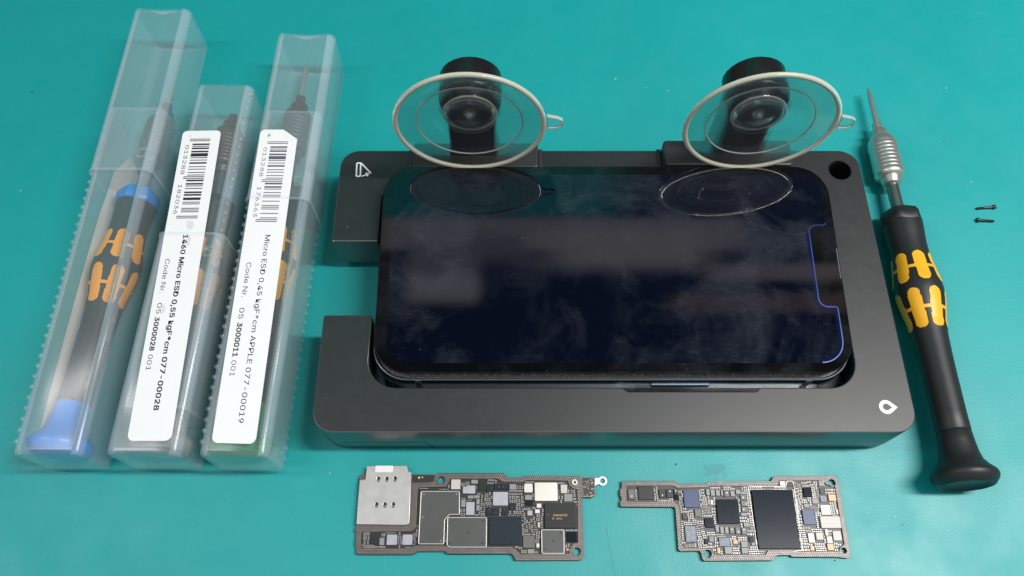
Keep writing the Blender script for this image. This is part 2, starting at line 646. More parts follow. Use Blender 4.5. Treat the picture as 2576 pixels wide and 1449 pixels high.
_t.l.new(_t.math('MULTIPLY', _t.ramp(_t.noise(_o, 75, 3, .6), .36, .62, .10, 1.0), _t.ramp(_sy, .020, -.012, .05, .60)), _b.inputs["Emission Strength"])
M_HALO = mat("display_glow_halo", (.0015, .005, .022), .06, 0, .55, **{"Emission Color": (.03, .16, 1.0, 1), "Emission Strength": .022})  # faint halo inside the edge line, painted as weak blue emission
M_FRAME = mat("blue_grey_metal", (.17, .22, .27), .28, 1.0)
M_ADH = mat("crumbled_adhesive", (.26, .24, .24), .8, var=.9, scale=2600, bump=1.0, bscale=2600)
M_INNER = mat("phone_inside", (.006, .006, .007), .5)
M_HANDLE = mat("black_handle", (.012, .0130, .0140), .47, 0, .5, bump=.03, bscale=3000, rvar=.06, scale=500)
M_YEL = mat("yellow_inlay", (.83, .42, .015), .42, var=.06, scale=300)
M_ORA = mat("orange_inlay", (.92, .36, .008), .42)
M_STEEL = mat("satin_steel", (.66, .64, .60), .36, .92, rvar=.08, scale=700)
M_STEEL_D = mat("dark_steel", (.30, .29, .28), .34, 1.0)
M_STEEL_B = mat("browned_steel", (.16, .13, .11), .4, .6)
M_STEEL_G = mat("dull_grey_steel", (.13, .125, .125), .42, .6)
M_BLUE = mat("blue_cap", (.005, .22, .70), .35)
M_GREEN = mat("green_cap", (.02, .30, .10), .35)
M_GREY = mat("grey_cap", (.36, .32, .31), .40)
M_SCREW = mat("black_screw", (.05, .05, .055), .3, .7)
M_LABEL = mat("label_paper", (.86, .87, .88), .45, var=.03, scale=120)
M_INK = mat("label_ink", (.012, .012, .018), .6)
M_INK_F = mat("label_ink_faded", (.10, .11, .15), .6)
M_SMUDGE = mat("label_smudge", (.70, .70, .72), .6)
M_PAPER = mat("paper", (.56, .55, .51), .7, var=.08, scale=90)
M_PP = mat_clear_plastic("milky_plastic")
M_PP_LOW = mat_clear_plastic("milky_plastic_floor_haze", veil=.12, gloss=.05)  # extra haze stands in for light scattered in the case floor
M_PP_TOP = mat_clear_plastic("milky_plastic_top", veil=.062)
M_PP_EDGE = mat_clear_plastic("milky_plastic_edge_light", veil=.20, gloss=.3)  # paler veil paints soft light lines along corners and rims
M_STREAK = mat("added_streak_rod_clear", (.80, 1.0, .94), .06, 0, .6, **{"Transmission Weight": 1.0, "IOR": 1.42})  # for the added rods that make the mint light streaks
M_PP_CLIP = mat_clear_plastic("milky_plastic_thick", veil=.10)
M_PRINT_F = mat("faint_print", (.30, .29, .28), .5)

# ================================================================ the mat
mb = MB().box(-700, -300, -2.0, 700, 800, 0.0)
tag(mb.build("work_mat", M_MAT), "teal rubber work mat under everything, scratched and dusted with crumbs", "mat", kind="structure")

# ================================================================ holding fixture with two suction arms
fx = root("opening_fixture", (30, 112, 0), "black metal phone holding fixture with two suction cup arms along its far edge", "phone holder")
O = (30, 112, 0)
ZT = 19.0
outline = fillet([
    (-59.3, 62.4, 6.6), (120, 62.4, 6.6), (120, 162.6, 6.6), (-59.3, 162.6, 6.6), (-59.3, 126.5, .7), (-44, 126.5, .7),
    (-44, 151.6, 9), (105, 151.6, 9), (105, 76.2, 9), (75.0, 76.2, .6), (73.6, 75.0, .6), (34.8, 75.0, .6), (33.4, 76.2, .6),
    (-44, 76.2, 9), (-44, 100.1, .9), (-59.3, 100.1, .9)], 9)
bore = circle(112.8, 154.4, 4.05, 36)
MB().prism([outline, bore], 4.2, ZT, .35, mat=1, top=0, chb=.0).build("body", [M_ANOD, M_ANOD_WALL], fx, O, 40)
# lower plate, cut back under the far prong
plate = fillet([
    (-59.1, 62.6, 6.5), (119.8, 62.6, 6.5), (119.8, 162.4, 6.5), (-54, 162.4, 6.5), (-54, 130.0, .7), (-30, 130.0, .7),
    (-30, 147, 5), (103, 147, 5), (103, 79, 5), (-41, 79, 5), (-41, 99.9, .7), (-59.1, 99.9, .7)], 7)
MB().prism([plate], 0.0, 4.2).build("base_plate", [M_ANOD_SIDE], fx, O, 40)
MB().prism([fillet([(-38, 79, 4), (104, 79, 4), (104, 149, 4), (-38, 149, 4)])], 5.0, 9.5).build("phone_rest", [M_DARK], fx, O)
MB().prism([circle(112.8, 154.4, 4.0, 36), circle(112.8, 154.4, 3.8, 36)], 4.4, 18.15).prism([circle(112.8, 154.4, 3.79, 36)], 4.4, 8).build("bore_floor_and_added_lining", [M_HOLE], fx, O)  # includes a black lining that darkens the bore wall
MB().prism([circle(112.8, 154.4, 4.42, 36), circle(112.8, 154.4, 3.85, 36)], 18.2, 19.004).build("added_bore_dark_ring", [M_HOLE], fx, O)  # black ring added over the chamfer to hide its lit edge
# seam of the cover strip in the front wall
sm = MB()
sm.box(-52.5, 62.36, 7.3, -26.6, 62.5, 7.55)
sm.add([(-26.6, 62.36, 7.55), (-26.35, 62.36, 7.55), (-24.2, 62.36, .1), (-24.5, 62.36, .1)], [(0, 1, 2, 3)])
sm.build("seam", [M_HOLE], fx, O)


def stroke(mb, pts, w, z0, z1, close=False):
    n = len(pts)
    for i in range(n if close else n - 1):
        a, b = Vector(pts[i]), Vector(pts[(i + 1) % n])
        t = (b - a).normalized()
        nn = Vector((-t.y, t.x)) * w / 2
        e = t * w * .38
        z = .004 * i
        mb.prism([[tuple(a - e - nn), tuple(b + e - nn), tuple(b + e + nn), tuple(a - e + nn)]], z0, z1 + z)


def Z1(x, y, z=19.0): return G((1250 + x * .3796) / 1.5652, (550 + y * .3796) / 1.5652, z)
def Z4(x, y, z=19.0): return G((2900 + x * .4141) / 1.5652, (1200 + y * .4141) / 1.5652, z)


lg = MB()
ring_o = fillet([(*Z1(402, 236), .6), (*Z1(458, 234), .6), (*Z1(452, 386), .6), (*Z1(394, 386), .6)], 5)
ring_i = offset(ccw(ring_o), .52)
lg.prism([ring_o, ring_i], ZT, ZT + .03)
stroke(lg, [Z1(458, 248), Z1(553, 346)], .52, ZT, ZT + .034)
stroke(lg, [Z1(462, 378), Z1(505, 364)], .42, ZT, ZT + .038)
lg.prism([[Z1(498, 342), Z1(538, 347), Z1(522, 382), Z1(500, 372)]], ZT, ZT + .045)
lg.build("arrow_emblem", [M_WHITE], fx, O)
dl = MB()
cx_, cy_ = Z4(1425, 972)


def tear(r, tip, n=26):
    a0 = math.acos(r / tip)
    pts = [(cx_ + r * math.cos(a0 + (2 * math.pi - 2 * a0) * k / n), cy_ + r * math.sin(a0 + (2 * math.pi - 2 * a0) * k / n)) for k in range(n + 1)]
    return pts + [(cx_ + tip, cy_ - .1)]


dl.prism([tear(2.15, 3.35), tear(1.05, 1.75)], ZT, ZT + .03)
dl.build("drop_emblem", [M_WHITE], fx, O)

# brackets (fixed) -------------------------------------------------
for x0, x1, zt in ((-34.0, 9.0, 22.6), (51.8, 95.0, 24.2)):
    b = MB()
    b.prism([rrect(x0, 153.0, x1, 163.3, 1.2, 4)], 8.0, zt, .7)
    for sx in (x0 - 1.55, x1 + .15):
        b.prism([[(sx, 152.6), (sx + 1.4, 152.6), (sx + 1.4, 162.9), (sx, 162.9)]], 8.0, 19.5, .3)
    b.build("hinge_bracket", [M_BRACKET], fx, O, 40)

# suction arm, built at the left bracket then copied ------------------
AX = -13.0


def arm_section(n=18):
    pts = []
    HC, HR, W = 51.0, 9.8, 7.6
    a0 = -math.radians(38)
    for k in range(n + 1):
        a = a0 + (math.pi - 2 * a0) * k / n
        pts.append((HR * math.cos(a), HC + HR * math.sin(a)))
    pts += [(-W - .25, HC - 8), (-W, HC - 12), (-W - .2, 24), (-W - .9, 19.6), (W + .9, 19.6), (W + .2, 24), (W, HC - 12), (W + .25, HC - 8)]
    return pts


def arm_xf(x, y, z):
    return (AX + x, 168.2 - z, y)            # profile in x/z, extruded along y


arm = MB().prism([arm_section()], 0, 10.4, .8, xf=arm_xf, chb=.8).build("suction_arm", [M_ARM], fx, O, 40)
MB().lathe([(-2.2, 0.0), (-2.2, 6.3), (-.2, 6.9), (0, 6.9), (0, 0)], 36, xf=lambda x, y, z: (AX + x, 157.8 + y, 51 + z)).build("socket", [M_DARK], arm, O)

CY = 149.6


def cup_xf(x, y, z):
    return (AX + x, CY + y, 50.3 + z)


R_ = 22.6
front = [(0.2, R_), (.5, R_ - .5), (1.1, R_ - 2.0), (1.7, 17.2), (1.25, 16.4), (1.35, 15.9), (2.1, 15.4), (3.4, 12.4), (4.9, 9.4), (5.0, 8.4), (4.7, 7.9),
         (5.3, 7.3), (6.6, 6.2), (7.2, 4.4), (7.0, 2.6), (5.6, 1.7), (5.2, 1.2), (4.6, .9), (4.5, .02)]
back = [(8.1, .02), (8.1, 6.6), (6.9, 7.9), (6.4, 9.4), (4.9, 12.4), (3.3, 15.6), (2.7, 17.0), (2.4, R_ - 2.0), (1.9, R_ - .2), (1.2, R_)]
MB().lathe(front + back, 72, xf=cup_xf).build("suction_cup", [M_VINYL], arm, O, 50)
rim = [(0.1, R_ - .75), (-.3, R_ - .3), (-.32, R_ + .5), (.1, R_ + .9), (.8, R_ + .8), (1.0, R_ + .2), (.7, R_ - .6)]
MB().lathe(rim, 72, xf=cup_xf, closed=True).build("cup_rim", [M_VRIM], arm, O, 60)
for rr_, aa, tw in ((16.3, 1.2, .30), (8.1, 4.6, .42)):
    tor = [(aa + tw * .8 * math.sin(q), rr_ + tw * math.cos(q)) for q in [2 * math.pi * k / 8 for k in range(8)]]
    MB().lathe(tor, 64, xf=cup_xf, closed=True).build("cup_ridge", [M_VRIDGE], arm, O, 80)
tb = MB()
tongue = fillet([(R_ + 1.0, -1.8), (R_ + 4.2, -1.6, 1.0), (R_ + 6.0, -.6, .9), (R_ + 5.9, 2.2, 1.0), (R_ + 4.2, 3.3, 1.2), (R_ + 1.0, 4.2)], 5)
tb.prism([tongue, offset(list(reversed(ccw(tongue))), -.42)], -.2, .9, xf=lambda x, y, z: (AX + x, CY + .2 + z, 50.3 + y))
tb.build("pull_tab", [M_VRIDGE], arm, O)
hub = [(5.6, 7.7), (4.3, 7.2), (3.2, 5.6), (3.3, 4.2), (4.3, 3.0), (4.2, 2.2), (3.3, 1.5), (2.6, .8), (2.4, .02), (6.6, .02), (6.6, 7.7)]
MB().lathe(hub, 48, xf=cup_xf).build("cup_hub", [M_CLEAR], arm, O, 50)
MB().ball((AX, CY + 4.2, 50.3), 1.0, 14, 9, sy=.9).build("stud", [M_STEEL], arm, O)

arm2 = arm.copy()
COL.objects.link(arm2)
arm2.parent = fx
arm2.location = (89.0 * MM, 0, 0)
for ch in list(arm.children):
    c = ch.copy()
    COL.objects.link(c)
    c.parent = arm2

# ================================================================ phone lying in the fixture, its screen prised open
ph = root("phone", (30.6, 114, 9.5), "black phone in the holder, screen lifted and covered in fingerprints", "phone")
PO = (30.6, 114, 9.5)
fr_o = rrect(-43.0, 78.5, 104.2, 149.8, 11.2, 14)
fr_i = offset(ccw(fr_o), 1.05)
f = MB().prism([fr_o, fr_i], 11.2, 18.9, .55, chb=.3)
f.build("frame", [M_FRAME], ph, PO, 50)
MB().prism([offset(ccw(fr_o), 1.07)], 11.4, 17.6).build("chassis", [M_INNER], ph, PO)
# torn adhesive bead on the ledge inside the frame
ad = MB()
lo, li = offset(ccw(fr_o), 1.12), offset(ccw(fr_o), 3.4)
N = len(lo)
pts = []
for i in range(N):
    a, b = Vector(lo[i]), Vector(lo[(i + 1) % N])
    c, d = Vector(li[i]), Vector(li[(i + 1) % N])
    k = max(1, int((b - a).length / .35))
    for j in range(k):
        pts.append((a.lerp(b, j / k), c.lerp(d, j / k)))
vs, fs = [], []
for a, c in pts:
    for q in range(5):
        p = a.lerp(c, q / 4)
        h = 18.25 + random.uniform(-.25, .35) if q not in (0, 4) else 17.62
        vs.append((p.x + random.uniform(-.08, .08), p.y + random.uniform(-.08, .08), h))
n = len(pts)
for i in range(n):
    j = (i + 1) % n
    for q in range(4):
        fs.append((i * 5 + q, j * 5 + q, j * 5 + q + 1, i * 5 + q + 1))
ad.add(vs, fs)
ad.build("adhesive_bead", [M_ADH], ph, PO, 20)
MB().prism([rrect(42.5, 77.75, 60.5, 78.55, .3, 4)], 14.2, 16.4, .2).build("side_button", [M_FRAME], ph, PO)
M_BAND = mat("antenna_grey", (.07, .085, .10), .4)
for x in (-28.6, 90.2):
    MB().box(x - .9, 78.44, 11.6, x + .9, 78.9, 18.6).build("antenna_band", [M_BAND], ph, PO)

TILT = math.atan2(6.4, 70.05)
GL = math.hypot(6.4, 70.05)


def gxf(x, y, z):
    """glass frame: y along the tilted slope from the near edge, z above the glass top"""
    return (x, 79.85 + y * math.cos(TILT) - z * math.sin(TILT), 21.6 + y * math.sin(TILT) + z * math.cos(TILT))


gl_loop = rrect(-42.2, 0, 103.8, GL, 10.6, 14)
MB().prism([gl_loop], -.75, 0.0, .30, xf=gxf, chb=.1).build("cover_glass", [M_GLASS], ph, PO, 25)
MB().prism([offset(ccw(gl_loop), .7)], -2.2, -.76, xf=gxf).build("display_back", [M_INNER], ph, PO)


def gpt(px, py):
    """glass coordinates of a point of the glass seen at px,py"""
    z = 24.0
    for _ in range(30):
        x, y = G(px, py, z)
        z = 21.6 + (y - 79.85) * math.tan(TILT)
    return (x, (y - 79.85) / math.cos(TILT))


def Z2(x, y): return gpt((2900 + x * .3795) / 1.5652, (550 + y * .3795) / 1.5652)
def Z4g(x, y): return gpt((2900 + x * .4141) / 1.5652, (1200 + y * .4141) / 1.5652)


nx = Z2(800, 1250)[0]            # depth of the notch line
xr = Z2(915, 800)[0]
n_hi = Z2(930, 890)[1]
n_lo = Z4g(965, 15)[1]
xr = max(xr, Z4g(1000, 300)[0])
active = fillet([(-38.6, 3.2, 7.2), (xr, 3.2, 7.2), (xr, n_lo, .9), (nx, n_lo, 2.6), (nx, n_hi, 2.6), (xr, n_hi, .9), (xr, GL - 3.2, 7.2), (-38.6, GL - 3.2, 7.2)], 9)
MB().prism([active], .004, .02, xf=gxf).build("display", [M_DISP], ph, PO)
gw = MB()  # strip of painted blue edge light
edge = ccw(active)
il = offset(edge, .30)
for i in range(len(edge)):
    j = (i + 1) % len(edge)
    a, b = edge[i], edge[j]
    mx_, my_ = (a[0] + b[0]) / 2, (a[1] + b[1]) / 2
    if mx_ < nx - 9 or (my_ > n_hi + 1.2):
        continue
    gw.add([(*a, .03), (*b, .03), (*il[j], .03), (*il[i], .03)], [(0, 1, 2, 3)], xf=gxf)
hb = MB()  # wider, fainter strip of the same painted light
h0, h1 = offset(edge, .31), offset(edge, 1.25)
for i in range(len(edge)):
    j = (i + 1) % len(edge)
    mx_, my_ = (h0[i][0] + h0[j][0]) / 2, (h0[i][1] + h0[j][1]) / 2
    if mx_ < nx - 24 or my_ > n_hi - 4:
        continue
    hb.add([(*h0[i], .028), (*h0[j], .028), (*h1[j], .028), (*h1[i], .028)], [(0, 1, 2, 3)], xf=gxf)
hb.build("edge_glow_halo", [M_HALO], ph, PO)
gw.build("painted_edge_glow", [M_GLOW], ph, PO)
ep = MB()
y0, y1 = Z2(1040, 1440)[1], Z2(1035, 1130)[1]
ep.box(103.15, y0, .004, 103.45, y1, .03, xf=gxf)
ep.build("earpiece_slot", [mat("mesh_grey", (.08, .08, .085), .6)], ph, PO)


# ================================================================ screwdrivers
def inlay(mb, prof_r, s_mid, half, pitch_deg, count, a_start, bulge=0.16, width=2.0, mat=0, link=.6):
    """chain of rounded bars joined by thin links, wrapped on the handle"""
    da, ds = 2.2, .22
    n_a = int(360 / da)
    n_s = int((half * 2 + 2) / ds)

    def sdf(s, a):
        r = prof_r(s)
        best = 9.0
        for k in range(count):
            dd = (a - (a_start + k * pitch_deg) + 180) % 360 - 180
            x = math.radians(dd) * r
            y = max(abs(s - s_mid) - (half - width), 0)
            best = min(best, math.hypot(x, y) - width)
        first, last = a_start, a_start + (count - 1) * pitch_deg
        if count * pitch_deg >= 359 or first - 1 <= a <= last + 1:
            best = min(best, abs(s - s_mid) - link)
        return best

    idx = {}
    vs, fs = [], []

    def V(i, j):
        if (i, j) not in idx:
            s = s_mid - half - 1 + j * ds
            a = i * da + a_start - 180
            r = prof_r(s) + bulge
            idx[(i, j)] = len(vs)
            vs.append((r * math.sin(math.radians(a)), s, r * math.cos(math.radians(a))))
        return idx[(i, j)]
    for i in range(n_a):
        for j in range(n_s):
            s = s_mid - half - 1 + (j + .5) * ds
            a = (i + .5) * da + a_start - 180
            if sdf(s, a) < 0:
                fs.append((V(i, j), V(i + 1, j), V(i + 1, j + 1), V(i, j + 1)))
    mb.add(vs, fs, mat)


HPROF = [(16.6, 4.85), (16.9, 5.0), (22, 4.95), (28.5, 5.0), (35, 5.05), (42, 5.2), (48, 5.45), (53, 5.85), (57, 6.6), (60, 7.15), (63, 7.55), (65, 7.65),
         (67, 7.5), (70, 7.05), (74, 6.45), (77, 6.15), (82, 6.1), (85, 6.25), (88, 6.5), (90.2, 6.55)]


def h_r(s):
    for (a, ra), (b, rb) in zip(HPROF, HPROF[1:]):
        if a <= s <= b:
            return ra + (rb - ra) * (s - a) / (b - a)
    return HPROF[0][1] if s < HPROF[0][0] else HPROF[-1][1]


def screwdriver(loc, yaw, pitch, label, cap_m, ring_m, inlay_m, roll=0.0, bit=True, print_on=False, group=None, chuck=True, cut=0.0, chuck_m=None):
    d = root("torque_screwdriver", loc, label, "screwdriver", group, (pitch, roll, yaw))
    cap = [(.9, 0), (.9, 6.2), (0.1, 7.3), (0.3, 7.9), (2.0, 9.2), (3.0, 9.45), (3.8, 9.3), (4.6, 8.7), (5.7, 7.5), (7.4, 6.25), (9.6, 5.6), (13, 5.2), (16.2, 5.0), (16.5, 4.8)]
    MB().lathe(cap, 44).build("end_cap", [cap_m], d, sharp=40)
    MB().lathe([(16.5, 0)] + HPROF + [(90.3, 0)], 44).build("handle", [M_HANDLE], d, sharp=45)
    # hexagonal collar with rounded shoulders
    hx = MB()
    secs = [(90.2, 6.3, 0), (90.8, 6.9, .35), (93.6, 7.0, 1), (95.4, 6.3, .8), (96.6, 4.6, .3)]
    vs, fs = [], []
    sg = 48
    for s, r, hxk in secs:
        for k in range(sg):
            a = 2 * math.pi * k / sg
            h = math.cos(math.pi / 6) / math.cos((a % (math.pi / 3)) - math.pi / 6)
            rr = r * (1 - hxk + hxk * h * 1.03)
            vs.append((rr * math.cos(a), s, rr * math.sin(a)))
    for i in range(len(secs) - 1):
        for k in range(sg):
            l = (k + 1) % sg
            fs.append((i * sg + k, i * sg + l, (i + 1) * sg + l, (i + 1) * sg + k))
    fs.append(tuple(range(sg - 1, -1, -1)))
    fs.append(tuple((len(secs) - 1) * sg + k for k in range(sg)))
    hx.add(vs, fs)
    hx.build("collar", [ring_m], d, sharp=50)
    for s_mid, half, a0_ in ((71.7, 5.75, -5), (56.7, 6.75, 10)):
        g = MB()
        inlay(g, h_r, s_mid, half, 360 / 7, 7, a0_, .14, 1.95, link=.6)
        g.build("grip_inlay", [inlay_m], d, sharp=60)
    MB().lathe([(96, 2.15), (108.5, 2.1)], 24).build("shaft", [M_STEEL_D], d)
    if chuck:
        pr_ = [(107.6, 2.2), (107.9, 3.2), (110.2, 3.65), (110.6, 3.3), (110.9, 4.4), (111.6, 5.0)]
        for k in range(8):
            s = 112.2 + k * 1.62
            pr_ += [(s, 5.15), (s + .9, 5.15), (s + 1.1, 5.05), (s + 1.4, 5.05)]
        pr_ += [(125.4, 5.1), (127.3, 4.7), (128.5, 3.95), (129.1, 3.5), (129.2, 3.0), (131.6, 3.0), (132.2, 2.5), (132.3, 1.8), (135.6, 1.7), (135.8, .9)]
        MB().lathe(pr_, 40).build("chuck", [chuck_m or M_STEEL], d, sharp=50)
    if bit:
        L = 153.0 - cut
        MB().lathe([(135.5, 1.0), (L - 6, .88), (L - 3.0, .80), (L - .5, .32), (L, .15)], 18).build("bit", [M_STEEL], d)
    if print_on:
        pt = MB()
        for body, s0, ang0, size in (("Micro ESD", 46.5, 38, 2.6), ("01-002", 27, 22, 2.4), ("0,55 kgF*cm", 36, 52, 1.7)):
            tv, tf, x0, x1 = text_geo(body, size)
            out = []
            for x, y in tv:
                s = s0 - x
                a = math.radians(ang0) + y / h_r(s)
                r = h_r(s) + .05
                out.append((r * math.sin(a), s, r * math.cos(a)))
            pt.add(out, tf)
        pt.build("handle_print", [M_PRINT_F], d)
    return d


screwdriver((135.4, 48.6, 9.5), math.radians(-.6), math.radians(-1.58),
            "loose black and yellow torque screwdriver with thin silver bit lying right of the phone holder", M_HANDLE, M_HANDLE, M_YEL)
screwdriver((-136.6, 57.6, 11.0), math.radians(-3.75), math.radians(-.6),
            "blue capped black screwdriver with orange grips inside the leftmost clear case", M_BLUE, M_BLUE, M_ORA, roll=math.radians(25), cut=8, print_on=True, chuck_m=M_STEEL_G).scale = (1, .975, 1)
screwdriver((-106.0, 58.4, 11.0), math.radians(-1.4), math.radians(-.6),
            "grey capped screwdriver inside the middle clear case, under its smudged label", M_GREY, M_HANDLE, M_ORA, roll=math.radians(10), bit=False, chuck_m=M_STEEL_B).scale = (1, .93, 1)
screwdriver((-81.6, 57.5, 11.0), math.radians(-.8), math.radians(-.6),
            "green capped screwdriver with a long thin bit inside the case next to the phone holder", M_GREEN, M_HANDLE, M_YEL, roll=math.radians(-20), chuck_m=M_STEEL_G)


# ================================================================ telescopic clear cases
def sq_section(w, z0, z1, r):
    pts = [(-w / 2, z0, r), (0, z0), (w / 2, z0, r), (w / 2, z1, r), (0, z1), (-w / 2, z1, r)]
    return fillet(pts, 4)


def tube(mb, w, z0, z1, r, t, ys, yc, fold=0.0, flare=None):
    """open at ys, closed at yc; wall t; real inner and outer skins"""
    sgn = 1 if yc > ys else -1
    so = sq_section(w, z0, z1, r)
    si = sq_section(w - 2 * t, z0 + t, z1 - t, max(.3, r - t))
    n = len(so)

    def shrink(sec, k):
        cz = (z0 + z1) / 2
        return [(x * k, cz + (z - cz) * k) for x, z in sec]

    def fy(x):
        return -sgn * fold * max(0, 1 - abs(x) / (w / 2))
    rings = []
    if flare:
        rings.append((shrink(so, 1 + flare), ys, False))
        rings.append((shrink(so, 1 + flare), ys + sgn * .8, False))
        rings.append((so, ys + sgn * 1.6, False))
    else:
        rings.append((so, ys, False))
        rings.append((so, ys + sgn * .9, False))
    rings.append((so, yc - sgn * 1.6, True))
    rings.append((shrink(so, .985), yc - sgn * .5, True))
    rings.append((shrink(so, .94), yc, True))
    outer = rings
    inner = [(si, ys, False), (si, yc - sgn * (1.4 + t), True), (shrink(si, .95), yc - sgn * t, True)]
    vs, fs = [], []

    def put(rs):
        idx = []
        for sec, y, fo in rs:
            idx.append(list(range(len(vs), len(vs) + n)))
            vs.extend((x, y + (fy(x) if fo else 0), z) for x, z in sec)
        for a, b in zip(idx, idx[1:]):
            for i in range(n):
                j = (i + 1) % n
                fs.append((a[i], a[j], b[j], b[i]))
        return idx
    io = put(outer)
    ii = put(inner)
    # end faces as left and right halves so that the fold shows
    for idx in (io, ii):
        e = idx[-1]
        xs = [vs[k][0] for k in e]
        lf = [k for k, x in zip(e, xs) if x <= 1e-6]
        rt = [k for k, x in zip(e, xs) if x >= -1e-6]
        cz = (z0 + z1) / 2
        for grp in (lf, rt):
            cx = sum(vs[k][0] for k in grp) / len(grp)
            grp.sort(key=lambda k: math.atan2(vs[k][2] - cz, vs[k][0] - cx))
            fs.append(tuple(grp))
    a, b = io[0], ii[0]
    for i in range(n):
        j = (i + 1) % n
        fs.append((a[j], a[i], b[i], b[j]))
    b0 = len(mb.f)
    mb.add(vs, fs)
    # stronger haze on floor and lower walls imitates light scattered inside the case
    for q in range(b0, len(mb.f)):
        f_ = mb.f[q]
        zc = sum(mb.v[k][2] for k in f_) / len(f_)
        if len(f_) != 4:
            continue
        xc = sum(mb.v[k][0] for k in f_) / len(f_)
        if all(abs(mb.v[k][1] - ys) < 1.0 for k in f_):
            mb.m[q] = 3
        elif zc < z0 + 3.0:
            mb.m[q] = 1
        elif zc > z1 - t - .05 and abs(xc) < w / 2 - r:
            mb.m[q] = 2
        elif zc > z1 - r and abs(xc) > w / 2 - r:
            mb.m[q] = 3
    return mb


def case(loc, yaw, label, L, base_to, lid_from, latch_x=5.0, fold=.9):
    """local: y from the base's closed end (0) to the lid's closed end (L)"""
    c = root("clear_case", loc, label, "tool case", "clear telescopic tool cases on the mat", (0, 0, yaw))
    W, HH = 21.6, 22.0
    b = MB()
    tube(b, 20.2, .7, 21.3, 2.6, .55, base_to, 0.0)
    k = 0
    y = 4.0
    while y < base_to - 6:
        for sx, z in ((-1, 20.55), (1, 1.45)):
            b.ball((sx * 9.5, y, z), .8, 10, 6)
        y += 3.3
    b.build("base_tube", [M_PP, M_PP_LOW, M_PP_TOP, M_PP_EDGE], c, sharp=35)
    l = MB()
    tube(l, W, 0.0, HH, 2.7, .5, lid_from, L, fold=fold, flare=.022)
    l.build("lid_tube", [M_PP, M_PP_LOW, M_PP_TOP, M_PP_EDGE], c, sharp=35)
    MB().lathe([(3.0, 0), (3.0, .62), (base_to - 1.0, .62), (base_to - 1.0, 0)], 16,
               xf=lambda x, y, z: (x + (7.3 if latch_x > 0 else -7.3), y, z + 20.05)).build("added_streak_rod", [M_STREAK], c)  # clear rod added to give a mint light streak along the corner
    if fold > .5:
        cr = MB()
        cr.box(-.35, L - fold - .02, 1.0, .35, L - fold + .30, 20.8, .1)
        cr.prism([[(-6.0, L - .25), (0, L - 2.4), (6.0, L - .25), (0, L - fold + .1)]], 20.2, 20.5)
        cr.build("end_crease", [M_PP_EDGE], c)
    q = MB()
    q.prism([rrect(latch_x, lid_from + 5.0, latch_x + 3.4, lid_from + 9.0, .8, 4), rrect(latch_x + .7, lid_from + 5.8, latch_x + 2.7, lid_from + 8.2, .5, 4)], HH, HH + .55, .15)
    q.build("latch", [M_PP_CLIP], c)
    return c


def yawd(a, b):
    return -math.atan2(b[0] - a[0], b[1] - a[1])


c1 = case((-134.6, 55.4, 0), yawd((-134.6, 55.4), (-133.0, 226.3)), "longest clear plastic case, leftmost of the row, holding the blue capped screwdriver", 171.0, 124.0, 97.0)
c2 = case((-103.6, 190.2, 0), math.pi + yawd((-106.6, 55.2), (-103.6, 190.2)), "short clear plastic case in the middle of the row with the smudged barcode label", 135.0, 121.0, 62.0, -9.0, .3)
c3 = case((-80.6, 55.0, 0), yawd((-80.6, 55.0), (-76.9, 213.8)), "clear plastic case closest to the phone holder, its barcode label with a folded corner", 159.0, 123.0, 86.0)

# ---- labels stuck on the two right-hand cases (children of their case; written in world mm, then brought into the case's frame)
bpy.context.view_layer.update()
L_CODE = {'0': '0001101', '1': '0011001', '2': '0010011', '3': '0111101', '4': '0100011', '5': '0110001', '6': '0101111', '7': '0111011', '8': '0110111', '9': '0001011'}
PAR = ['LLLLLL', 'LLGLGG', 'LLGGLG', 'LLGGGL', 'LGLLGG', 'LGGLLG', 'LGGGLL', 'LGLGLG', 'LGLGGL', 'LGGLGL']


def ean13(d):
    out = '101'
    for ch, p in zip(d[1:7], PAR[int(d[0])]):
        l = L_CODE[ch]
        out += l if p == 'L' else ''.join('1' if c == '0' else '0' for c in l)[::-1]
    out += '01010'
    for ch in d[7:]:
        out += ''.join('1' if c == '0' else '0' for c in L_CODE[ch])
    return out + '101'


def local_of(o):
    inv = o.matrix_world.inverted()

    def f_(x, y, z):
        p = inv @ Vector((x * MM, y * MM, z * MM))
        return (p.x / MM, p.y / MM, p.z / MM)
    return f_


